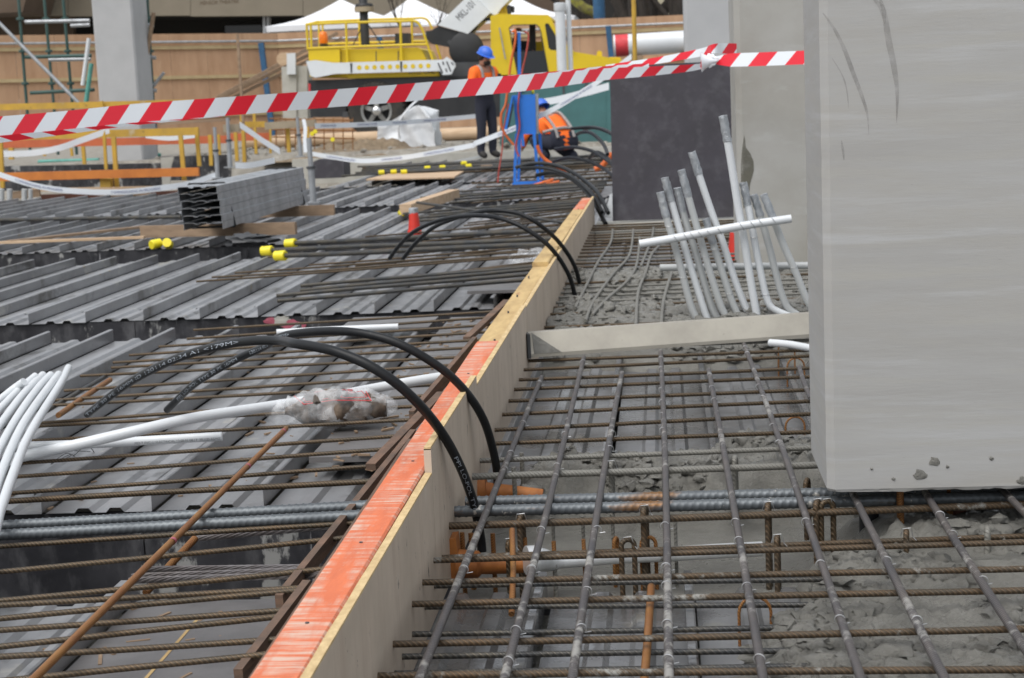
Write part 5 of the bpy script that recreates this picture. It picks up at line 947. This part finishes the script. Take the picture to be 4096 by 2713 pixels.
# crouching worker, back to the camera
p = dict(pel=(0,0,.27,(.185,.15)), spi=(0,.14,.39,(.20,.14)), che=(0,.30,.52,(.205,.14)), neck=(0,.43,.62,.062), head=(0,.50,.69,(.08,.095)), top=(0,.55,.75,(.078,.09)), nose=(0,.595,.65,.022),
 shoL=(-.2,.33,.56,.09), elbL=(-.30,.46,.36,.066), wriL=(-.2,.66,.26,.042), haL=(-.16,.73,.23,.036), shoR=(.2,.33,.56,.09), elbR=(.29,.49,.36,.066), wriR=(.14,.66,.23,.042), haR=(.1,.72,.2,.036),
 hipL=(-.13,.03,.27,.125), kneL=(-.22,.42,.34,.095), ankL=(-.17,.15,.1,.07), toeL=(-.18,.31,.045,.05), hipR=(.13,.03,.27,.125), kneR=(.2,.40,.18,.095), ankR=(.17,.0,.1,.07), toeR=(.18,.14,.045,.05))
e = list(E_base); fingers(p, e, 'L', p['haL'][:3], (.4,.8,-.35), (.6,0,.6)); fingers(p, e, 'R', p['haR'][:3], (-.2,.8,-.45), (.6,0,.6))
w = PY('V1',1010,1225,23.6); w2 = person(Vector((w.x, 23.6, .085)), math.radians(38), dict(p=p, e=e, vest=1), 'worker in orange vest and blue helmet crouching with back turned', 1.08)
helmet(w2, (0,.52,.725), -.5)
for s in (-1,1): band(w2, [(s*.13,-.06,.34),(s*.13,.0,.46),(s*.13,.13,.58),(s*.13,.28,.67),(s*.12,.38,.66)], .022)
band(w2, [(-.225,.14,.42),(-.15,.02,.45),(0,-.01,.47),(.15,.02,.45),(.225,.14,.42)], .022)
# ================================================================== CRANE
Yc = 37.; cr = thing('mobile_crane', (PY('Z2',1700,1200,Yc).x, Yc+1.2, ZG), 'yellow mobile crane with white jib, black chassis and handrails', 'crane')
z2 = lambda pts, Y=Yc: LY('Z2', pts, Y)
v3 = lambda pts, Y=Yc: LY('V3', pts, Y)
def cp_(name, P, dep, m, parent=None, holes=(), smooth=0): return mk(name, G().add(*ext(P, dep, holes)), m, parent or cr, smooth=smooth)
cp_('chassis', z2([(500,690),(845,680),(1620,660),(2400,640),(3150,620),(3150,1000),(1480,1010),(1420,860),(1330,770),(1200,730),(980,735),(870,800),(830,900),(820,1005),(520,1010)]), 2.4, 'crane_black')
cp_('frame_rail', z2([(1590,540),(2110,530),(2110,665),(1615,662)], Yc+.3), 1.4, 'crane_grey')
cp_('engine_cover', z2([(505,440),(760,402),(790,425),(1440,408),(1470,425),(1590,655),(845,672),(520,665)], Yc+.12), 2.1, 'crane_yellow'); cp_('side_deck', z2([(840,625),(1600,600),(1618,655),(840,675)]), 2.4, 'crane_yellow'); cp_('tool_box', z2([(500,425),(770,400),(775,640),(515,660)], Yc+.02), .5, 'crane_yellow')
for x in (775, 1080, 1270): cp_('panel_seam', z2([(x,440),(x+7,440),(x+7,530),(x,530)], Yc+.112), .012, 'crane_grey')
fj = cp_('fly_jib', z2([(480,527),(560,518),(720,541),(1560,516),(1725,514),(1762,545),(1765,575),(1735,612),(1600,612),(730,636),(565,668),(520,655),(500,590)], Yc-.16), .12, 'crane_white', smooth=0)
for i in range(10):
    c = PY('Z2', 938+66*i, 582-1.7*i, Yc-.165); mk('lightening_hole', G().add(*lathe([(0,0),(.052,0),(.052,.01),(0,.01)], 16, (0,1,0), c)), 'crane_yellow', fj)
for x, y0, y1 in ((868,543,625),(1297,530,614)): cp_('clamp_strap', z2([(x-8,y0),(x+9,y0),(x+7,y1),(x-3,y1)], Yc-.175), .01, 'crane_black', fj)
cp_('hook_plate', z2([(1610,560),(1650,520),(1690,490),(1745,525),(1765,570),(1730,640),(1655,645)], Yc-.22), .05, 'crane_white', fj)
for a, b in (((1615,540),(1655,630)),((1655,530),(1665,560)),((1690,530),(1725,615)),((1730,535),(1748,560)),((1682,590),(1692,620))): mk('hazard_stripe', G().add(*beam(PY('Z2',*a,Yc-.225), PY('Z2',*b,Yc-.225), .028, .004, (0,1,0))), 'crane_black', fj)
V, F = text_geo('HYD. ONLY', .13); c = PY('Z2',1365,643,Yc-.006); g = G(); g.V = [c+Vector((v.x, 0, v.y)) for v in V]; g.F = F; mk('lettering', g, 'print_dark', cr, recalc=False)
def rails(pts, Y, r=.024): mk('handrail', G().add(*tube(spline(z2(pts, Y), 4), r, 8)), 'crane_yellow', cr, smooth=60)
Ya_, Yb2 = Yc+.02, Yc+2.2
for pts in ([(480,212),(830,196),(1290,184),(1390,180),(1440,195),(1480,255),(1520,370),(1575,530),(1612,650)],[(490,418),(830,405),(1300,388),(1515,382)],[(486,205),(498,428)],[(825,192),(832,400),(845,660)],[(1293,182),(1298,390),(1310,640)],[(522,205),(528,425)]): rails(pts, Ya_, .028)
for pts in ([(560,190),(930,172),(1380,160),(1480,156),(1530,180),(1565,250)],[(640,378),(1240,360),(1500,355)],[(590,185),(598,400)],[(622,185),(630,380)],[(935,170),(945,390)],[(1390,160),(1395,385)],[(1600,380),(1640,510)]): rails(pts, Yb2, .026)
rails([(486,212),(590,186)], Ya_, .026)
mk('exhaust_stack', G().add(*lathe([(.10,0),(.10,1.15),(.06,1.2),(0,1.2)], 14, (0,0,1), PY('Z2',993,392,Yc+.9))), 'crane_black', cr, smooth=40); c = PY('Z2',983,110,Yc+.9); mk('exhaust_cap', G().add(*lathe([(.10,0),(.2,.06),(.21,.16),(.19,.2),(0,.2)], 16, (0,0,1), c)), 'crane_black', cr, smooth=30); mk('cap_ring', G().add(*lathe([(.2,.02),(.225,.02),(.225,.13),(.2,.13)], 16, (0,0,1), c, True)), 'beam_weathered', cr)
for a, b in (((1022,222),(1132,388)),((952,250),(884,392))): mk('stay', G().add(*tube(z2([a,b], Yc+.9), .014, 6)), 'crane_black', cr)
cp_('air_box', z2([(1245,288),(1360,284),(1362,385),(1245,388)], Yc+1.2), .5, 'crane_black'); mk('beacon_lamp', G().add(*lathe([(.09,0),(.1,.03),(.1,.2),(.07,.26),(0,.28)], 14, (0,0,1), PY('Z2',633,375,Yc+.5))), 'beacon', cr, smooth=50); mk('beacon_base', G().add(*lathe([(.08,-.1),(.1,0),(0,0)], 12, (0,0,1), PY('Z2',633,378,Yc+.5))), 'crane_black', cr)
bo = cp_('boom', z2([(1612,216),(1858,-20),(1935,-20),(2063,112),(1873,291)], Yc+.4), .9, 'crane_white'); V, F = text_geo('MKL-101', .23); a, b = PY('Z2',1790,172,Yc+.394), PY('Z2',1885,72,Yc+.394); d = (b-a).normalized(); u = Vector((-d.z,0,d.x)); g = G(); g.V = [a+d*v.x*.62+u*(v.y-.05) for v in V]; g.F = F; mk('lettering', g, 'print_dark', bo, recalc=False)
cp_('boom_section', z2([(1930,-30),(2260,-30),(2160,70),(2128,118),(2105,133),(2075,120),(2062,108)], Yc+.5), .6, 'crane_white')
hb = cp_('boom_head', z2([(1508,268),(1560,262),(1622,222),(1872,292),(1905,310),(1940,370),(1948,430),(1920,495),(1870,525),(1815,515),(1765,470),(1745,425),(1690,402),(1560,378),(1512,330)], Yc+.45), .75, 'crane_black'); mk('sheave', G().add(*lathe([(0,0),(.34,0),(.40,.03),(.34,.06),(.34,.12),(0,.12)], 26, (0,1,0), PY('Z2',1858,425,Yc+.40))), 'crane_black', hb, smooth=30)
for a, b in (((1705,350),(1745,400)),((1790,285),(1830,330))): mk('pin', G().add(*beam(PY('Z2',*a,Yc+.44), PY('Z2',*b,Yc+.44), .08, .03, (0,1,0))), 'crane_grey', hb)
mk('hose', G().add(*tube(spline(z2([(1880,290),(1930,250),(1960,200),(2000,170),(2070,165)], Yc+.5), 5), .035, 8)), 'crane_black', cr, smooth=60)
# cab
outer = [(162,168),(240,148),(380,150),(770,158),(800,190),(850,300),(960,470),(1010,540),(1280,585),(1500,622),(1640,660),(1640,860),(172,870)]; win = [(362,300),(395,268),(640,262),(668,285),(690,340),(720,520),(770,770),(455,800),(408,560)]; win2 = [(735,262),(752,244),(775,250),(830,340),(862,400),(864,532),(795,528),(775,505)]
cab = cp_('cab', v3(outer), .09, 'crane_yellow', holes=[v3(win), v3(win2)]); cp_('far_wall', v3(outer, Yc+2.0), .09, 'crane_yellow', cab, holes=[v3([(362,300),(395,268),(640,262),(668,285),(690,340),(700,440),(380,440)], Yc+2.0)])
cp_('roof', v3([(165,170),(240,150),(770,160),(800,192),(800,205),(165,205)], Yc+.09), 1.9, 'crane_yellow', cab); cp_('bonnet', v3([(960,470),(1010,540),(1500,622),(1640,660),(1640,860),(960,860)], Yc+.09), 1.9, 'crane_yellow', cab); cp_('rear_wall', v3([(165,205),(200,205),(205,860),(172,860)], Yc+.09), 1.9, 'crane_yellow', cab)
cp_('lower_door', v3([(405,545),(722,535),(770,770),(455,800)], Yc+.03), .05, 'dark_glass', cab); cp_('quarter_glass', v3(win2, Yc+.03), .012, 'dark_glass', cab); cp_('inner_frame', v3([(570,265),(635,265),(640,540),(575,540)], Yc+.8), .08, 'crane_black', cab); cp_('seat', v3([(400,430),(560,430),(570,600),(420,600)], Yc+.9), .6, 'crane_black', cab); cp_('window_seal', v3([(355,295),(392,260),(645,254),(676,280),(698,340),(778,775),(448,808),(400,560)], Yc-.012), .012, 'crane_black', cab, holes=[v3(win, Yc-.012)])
mk('grab_handle', G().add(*tube(spline(v3([(255,292),(265,330),(315,600),(320,615)], Yc-.08), 4), .016, 6)), 'galv', cab); mk('mirror_arm', G().add(*tube(v3([(955,400),(1020,500)], Yc-.1), .02, 6)), 'crane_black', cab); cp_('mirror', v3([(985,480),(1025,495),(1020,525),(990,510)], Yc-.14), .05, 'crane_grey', cab)
for P in ([(240,150),(270,60),(300,60),(320,150)],[(300,150),(300,40),(330,40),(340,150)]): cp_('boom_bracket', v3(P, Yc+.6), .3, 'crane_yellow', cab)
cp_('work_lamp', v3([(340,140),(330,70),(350,50),(375,60),(378,130),(360,155)], Yc+.4), .2, 'crane_black', cab); cp_('work_lamp', v3([(385,130),(380,60),(410,70),(408,130)], Yc+.5), .2, 'crane_black', cab); cp_('lifting_lug', v3([(1278,600),(1285,545),(1310,532),(1335,548),(1338,610)], Yc+.5), .1, 'crane_yellow', cab); cp_('catch', v3([(1405,625),(1415,600),(1530,605),(1535,640)], Yc+.5), .2, 'crane_yellow', cab)
# operator in the cab
p = dict(pel=(0,0,.0,.16), spi=(0,.02,.2,.14), che=(0,.03,.42,.165), neck=(0,.05,.57,.06), head=(0,.07,.67,(.08,.095)), top=(0,.08,.76,(.075,.09)), nose=(0,.17,.66,.022), shoL=(-.19,.03,.47,.085), elbL=(-.24,.12,.2,.06), wriL=(-.15,.36,.2,.04), haL=(-.13,.42,.2,.036), shoR=(.19,.03,.47,.085), elbR=(.24,.12,.2,.06), wriR=(.15,.36,.2,.04), haR=(.13,.42,.2,.036), hipL=(-.1,.06,-.02,.11), kneL=(-.12,.45,-.02,.085), ankL=(-.12,.5,-.4,.06), toeL=(-.12,.6,-.44,.05), hipR=(.1,.06,-.02,.11), kneR=(.12,.45,-.02,.085), ankR=(.12,.5,-.4,.06), toeR=(.12,.6,-.44,.05))
w = PY('V3',440,330,Yc+.75); person(w-Vector((.05,0,.67)), math.radians(-90), dict(p=p, e=list(E_base)), 'operator in dark clothes sitting inside the crane cab', 1., 'navy')
# wheels
def wheel(c, lab=None):
    wh = thing('wheel', c-cr.location); wh.parent = cr; R = .655; T = [(.34,-.18),(.50,-.21),(.61,-.20),(.648,-.16),(.655,0),(.648,.16),(.61,.20),(.50,.21),(.34,.18)]
    mk('tyre', G().add(*lathe(T, 40, (0,1,0), c, True)), 'tyre', wh, smooth=40); g = G()
    for k in range(40):
        a = 2*math.pi*k/40; d = Vector((math.cos(a),0,math.sin(a))); t_ = Vector((-d.z,0,d.x)); g.add(*beam(c+d*.63+Vector((0,-.205,0)), c+d*.665+Vector((0,-.03,0)), .045, .03, t_))
    mk('tread_blocks', g, 'tyre', wh); mk('rim', G().add(*lathe([(.30,-.17),(.355,-.19),(.36,-.15),(.32,-.10),(.30,-.10)], 36, (0,1,0), c, True)), 'rim_silver', wh, smooth=40); mk('disc', G().add(*lathe([(0,.02),(.31,.02),(.31,.05),(0,.05)], 30, (0,1,0), c)), 'crane_black', wh)
    for k in range(5):
        a = 2*math.pi*k/5+.3; d = Vector((math.cos(a),0,math.sin(a))); mk('spoke', G().add(*beam(c+d*.07+Vector((0,-.10,0)), c+d*.31+Vector((0,-.07,0)), .10, .06, (0,1,0))), 'rim_silver', wh)
    mk('hub', G().add(*lathe([(.14,-.05),(.13,-.14),(.09,-.19),(.05,-.215),(0,-.22)], 20, (0,1,0), c)), 'chrome', wh, smooth=50)
wc = PY('Z2',1097,962,Yc+.1); wc.z = ZG+.655
for dx, dy in ((0,0),(0,2.1),(5.2,0),(5.2,2.1)): wheel(Vector((wc.x+dx, wc.y+dy, wc.z)))
cp_('tail_lamp', z2([(500,720),(520,720),(520,800),(503,800)], Yc-.02), .05, 'print_red'); cp_('wheel_chock', z2([(800,960),(850,960),(850,1010),(790,1010)], Yc-.02), .3, 'crane_grey')
# ================================================================== BACKGROUND
# hoarding
FH = thing('hoarding', (-8,48,ZG), 'tall plywood hoarding with blue posts and timber rails', 'hoarding')
pts = [(PY('D',-160,83,44.5)), (PY('D',640,76.7,50.)), (PY('D',3000,-29.2,50.))]
def along(a, b, n): return [a.lerp(b, i/n) for i in range(n+1)]
run = along(pts[0], pts[1], 9)+along(pts[1], pts[2], 26)[1:]
for i in range(len(run)-1):
    a, b = run[i], run[i+1]; d = (b-a); d.z = 0; d.normalize(); nn = Vector((-d.y, d.x, 0)); zt = a.z
    mk('ply_panel', G().add(*ext([Vector((a.x,a.y,ZG))+d*.004, Vector((b.x,b.y,ZG))-d*.004, Vector((b.x,b.y,b.z))-d*.004, Vector((a.x,a.y,a.z))+d*.004], nn*.018)), 'hoarding_ply', FH)
    for dz, h in ((.40,.10),(1.27,.10),(2.4,.10)): mk('rail', G().add(*beam(Vector((a.x,a.y,a.z-dz))-nn*.03, Vector((b.x,b.y,b.z-dz))-nn*.03, .06, h)), 'hoarding_rail', FH)
    mk('top_tube', G().add(*tube([Vector((a.x,a.y,a.z-.24))-nn*.1, Vector((b.x,b.y,b.z-.24))-nn*.1], .035, 8)), 'galv', FH, smooth=60)
for fr, x, y in (('Z1',172,520),('Z1',1262,520),('Z1',2270,520),('Z2',1132,400),('V3',1428,420)):
    Yf = 46.0 if x == 172 and fr == 'Z1' else 47.9 if x == 1262 else 49.4; c = PY(fr,x,y,Yf); mk('post', G().add(*beam((c.x+.12,c.y,ZG),(c.x-.06,c.y,3.02), .16, .14, (0,1,0))), 'post_blue', FH)
# theatre building
tb = thing('theatre_building', (-10,64,ZG), 'brown concrete theatre building with lettered fascia behind the hoarding', 'building'); Yt = 64.
cp2 = lambda nm, P, dep, m: mk(nm, G().add(*ext(P, dep)), m, tb)
for x0, x1 in ((-200,2),(3,157),(158,440),(441,700),(701,1110)): cp2('fascia_panel', LY('D', [(x0,-150),(x1,-150),(x1,36),(x0,38)], Yt), .5, 'building_beige')
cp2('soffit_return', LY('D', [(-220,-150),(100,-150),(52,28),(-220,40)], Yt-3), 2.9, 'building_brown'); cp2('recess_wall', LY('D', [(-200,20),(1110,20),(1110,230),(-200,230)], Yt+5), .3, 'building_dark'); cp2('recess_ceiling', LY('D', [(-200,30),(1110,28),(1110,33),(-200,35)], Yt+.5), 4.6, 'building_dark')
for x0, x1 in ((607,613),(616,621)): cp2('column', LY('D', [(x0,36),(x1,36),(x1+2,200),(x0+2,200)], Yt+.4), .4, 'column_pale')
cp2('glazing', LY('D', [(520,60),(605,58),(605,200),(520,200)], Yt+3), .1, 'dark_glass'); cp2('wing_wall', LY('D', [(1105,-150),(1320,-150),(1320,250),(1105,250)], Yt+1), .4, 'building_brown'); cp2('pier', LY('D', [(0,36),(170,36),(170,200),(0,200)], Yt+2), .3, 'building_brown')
V, F = text_geo('HENSOR THEATRE', 1.); wd = max(v.x for v in V); a, b = PY('Z1',1718,42,Yt-.01), PY('Z1',2052,42,Yt-.01); k = (b.x-a.x)/wd; g = G(); g.V = [a+Vector((v.x*k, 0, v.y*k*1.05)) for v in V]; g.F = F; mk('lettering', g, 'print_brown', tb, recalc=False)
mk('garden_wall', G().add(*ext(LY('D', [(1470,-100),(1760,-100),(1760,220),(1470,220)], 76), .4)), 'wall_cream', label='pale wall showing between the dark tree trunks', cat='wall'); mk('dark_wall', G().add(*ext(LY('D', [(1318,-120),(1470,-120),(1470,220),(1318,220)], 76), .4)), 'building_dark', label='dark wall behind the mossy limb', cat='wall')
# white market canopies
def canopy(fr, ax_, ay, x0, x1, ye, Y, lab, z0=None):
    A_ = PY(fr,ax_,ay,Y+2.2); a, b = PY(fr,x0,ye,Y), PY(fr,x1,ye,Y); zr = a.z; c = thing('canopy_tent', ((a.x+b.x)/2, Y+2.2, ZG), lab, 'canopy'); co = [Vector((a.x,Y,zr)), Vector((b.x,Y,zr)), Vector((b.x,Y+4.4,zr)), Vector((a.x,Y+4.4,zr))]; g = G(); n = 8
    for s in range(4):
        p_, q2 = co[s], co[(s+1) % 4]; o = len(g.V)
        for i in range(n+1):
            t_ = i/n
            for j in range(n+1):
                e_ = p_.lerp(q2, j/n); w_2 = e_.lerp(A_, t_); w_2.z -= .32*math.sin(math.pi*t_)*(A_.z-zr)*.55; g.V.append(w_2)
        g.F += [(o+i*(n+1)+j, o+i*(n+1)+j+1, o+(i+1)*(n+1)+j+1, o+(i+1)*(n+1)+j) for i in range(n) for j in range(n)]
    mk('roof', g, 'canopy', c, smooth=30); g = G()
    for s in range(4): p_, q2 = co[s], co[(s+1) % 4]; dz = Vector((0,0,.18)); o = len(g.V); g.V += [p_, q2, q2-dz, p_-dz]; g.F.append((o,o+1,o+2,o+3))
    mk('valance', g, 'canopy', c)
    for p_ in co: mk('pole', G().add(*tube([Vector((p_.x, p_.y, ZG)), p_-Vector((0,0,.02))], .04, 8)), 'galv', c)
canopy('D', 788, -2, 612, 955, 62, 54., 'white canopy tent with highest left slope behind the crane rails'); canopy('D', 950, -6, 800, 1130, 66, 55.5, 'white canopy tent behind the exhaust stack and bare branches'); canopy('D', 1175, -20, 1040, 1330, 50, 54.5, 'white canopy tent behind the crane cab and stand pipe')
# bare trees
def tree(base, H_, r, lab, seed, lean=0., depth=4, moss=False, grp=None):
    rnd = random.Random(seed); t_ = thing('bare_tree', base, lab, 'tree', grp); g = G(); gb = G()
    def grow(p, d, L, r, lv):
        P = [p]; n = 4
        for i in range(n):
            d = (d+Vector((rnd.uniform(-.18,.18), rnd.uniform(-.18,.18), rnd.uniform(-.05,.12)))).normalized(); P.append(P[-1]+d*L/n)
        (g if lv == 0 else gb).add(*tube(P, [r*(1-.45*i/n) for i in range(n+1)], 8 if lv < 2 else 5))
        if lv < depth:
            for k in range(3 if lv else 5):
                f = rnd.uniform(.35, 1.); q2 = P[min(n, int(f*n+.5))]; dd = (d+Vector((rnd.uniform(-1,1), rnd.uniform(-1,1), rnd.uniform(-.2,.7)))).normalized(); grow(q2, dd, L*rnd.uniform(.5,.75), r*.5, lv+1)
    grow(Vector(base), Vector((lean,0,1)).normalized(), H_, r, 0); mk('trunk', g, 'bark', t_, smooth=60); mk('crown', gb, 'moss' if moss else 'bark', t_, smooth=60)
for i, (x, r, Y, lean) in enumerate(((1470,.55,60,.05),(1400,.32,62,-.1),(1515,.26,58,0),(1560,.24,58,.06),(1535,.2,63,-.1),(1440,.22,64,.12))):
    b = PY('D', x, 60, Y); tree((b.x, Y, ZG), 5.5, r, 'dark bare tree trunk above the hoarding beside the yellow pole', 10+i, lean, 3, False, 'bare trees above the hoarding')
b = PY('D',930,60,51.5); tree((b.x, 51.6, ZG), 2.6, .07, 'slender bare tree with thin branches before the canopies', 42, .1, 4)
P = spline(v3([(1000,-40),(1080,30),(1160,90),(1230,120),(1310,185),(1340,260)], 57), 5); mk('mossy_limb', G().add(*tube(P, [.16]*len(P), 8)), 'moss', label='yellow mossed tree limb above the hoarding', cat='tree limb', smooth=60)
c = PY('V3',1305,90,56.); mk('lamp_post', G().add(*tube([(c.x,56,ZG),(c.x,56,8)], .2, 10)), 'post_blue', label='dark blue grey post rising above the hoarding', cat='post', smooth=60)
# concrete block and leaning planks left of the crane
Yk = 39.5; cb = thing('concrete_block', PY('Z2',380,1010,Yk), 'rough pale concrete blocks with white bracket left of the crane', 'block'); mk('block', G().add(*ext(LY('Z2', [(270,575),(400,565),(400,1020),(285,1020)], Yk), .6)), 'kerb_concrete', cb); mk('block', G().add(*ext(LY('Z2', [(402,570),(490,565),(495,1020),(402,1020)], Yk+.05), .6)), 'kerb_concrete', cb); mk('bracket', G().add(*ext(LY('Z2', [(315,460),(388,455),(392,640),(318,640)], Yk-.1), .08)), 'pvc_white', cb); mk('timber_end', G().add(*lathe([(0,0),(.16,0),(.16,.4),(0,.4)], 14, (0,1,0), PY('Z2',283,508,Yk))), 'timber_pale', cb, smooth=30)
for i, (a, b) in enumerate((((1870,838),(2900,285)),((1890,850),(2940,330)),((1960,860),(2960,370)))): 
    mk('leaning_plank', G().add(*beam(PY('Z1',*a,41+.2*i), PY('Z1',*b,42.5+.2*i), .06, .09)), 'timber', label='long brown plank sloping up behind the concrete blocks', cat='plank', group='sloping planks')
# scaffold
Ys = 30.; sc = thing('scaffold', PY('Z1',600,1300,Ys), 'green tube scaffold around the pale grey column', 'scaffold')
z1 = lambda pts, Y=Ys: LY('Z1', pts, Y)
def st(a, b, r, m, nm, Y=Ys, Y2=None): mk(nm, G().add(*tube([PY('Z1',*a,Y), PY('Z1',*b,Y2 or Y)], r, 8)), m, sc, smooth=60)
for a, b, Y in (((155,-60),(262,1330),Ys),((375,-60),(500,1330),Ys+1.2),((538,-60),(660,1330),Ys+.5),((1262,-60),(1345,1330),Ys+.5)):
    st(a, b, .03, 'scaffold_green', 'standard', Y)
    for k in (.16,.36,.56,.76): c = PY('Z1',a[0]+(b[0]-a[0])*k,a[1]+(b[1]-a[1])*k,Y); mk('cup_ring', G().add(*lathe([(.03,-.03),(.07,-.02),(.07,.02),(.03,.03)], 10, (0,0,1), c)), 'scaffold_green', sc)
for a, b, m in (((215,190),(770,178),'galv'),((610,222),(770,214),'galv'),((215,492),(785,478),'scaffold_green'),((260,800),(810,772),'scaffold_green'),((420,515),(780,508),'galv'),((1140,205),(1320,222),'galv'),((1160,492),(1340,498),'galv'),((1185,780),(1345,778),'galv'),((330,1390),(850,1375),'scaffold_teal'),((1220,1360),(1380,1330),'scaffold_teal')): st(a, b, .035, m, 'ledger')
st((-40,165),(680,890), .035, 'galv', 'brace', Ys-.3); st((765,330),(710,735), .04, 'pvc_white', 'guard_tube', Ys-.2); st((785,545),(740,880), .045, 'scaffold_teal', 'guard_tube', Ys-.2); st((1320,110),(1205,860), .04, 'timber', 'timber_brace', Ys-.2); st((1410,625),(1320,740), .03, 'galv', 'coupler_tube'); st((1185,520),(1195,790), .03, 'galv', 'guard_tube')
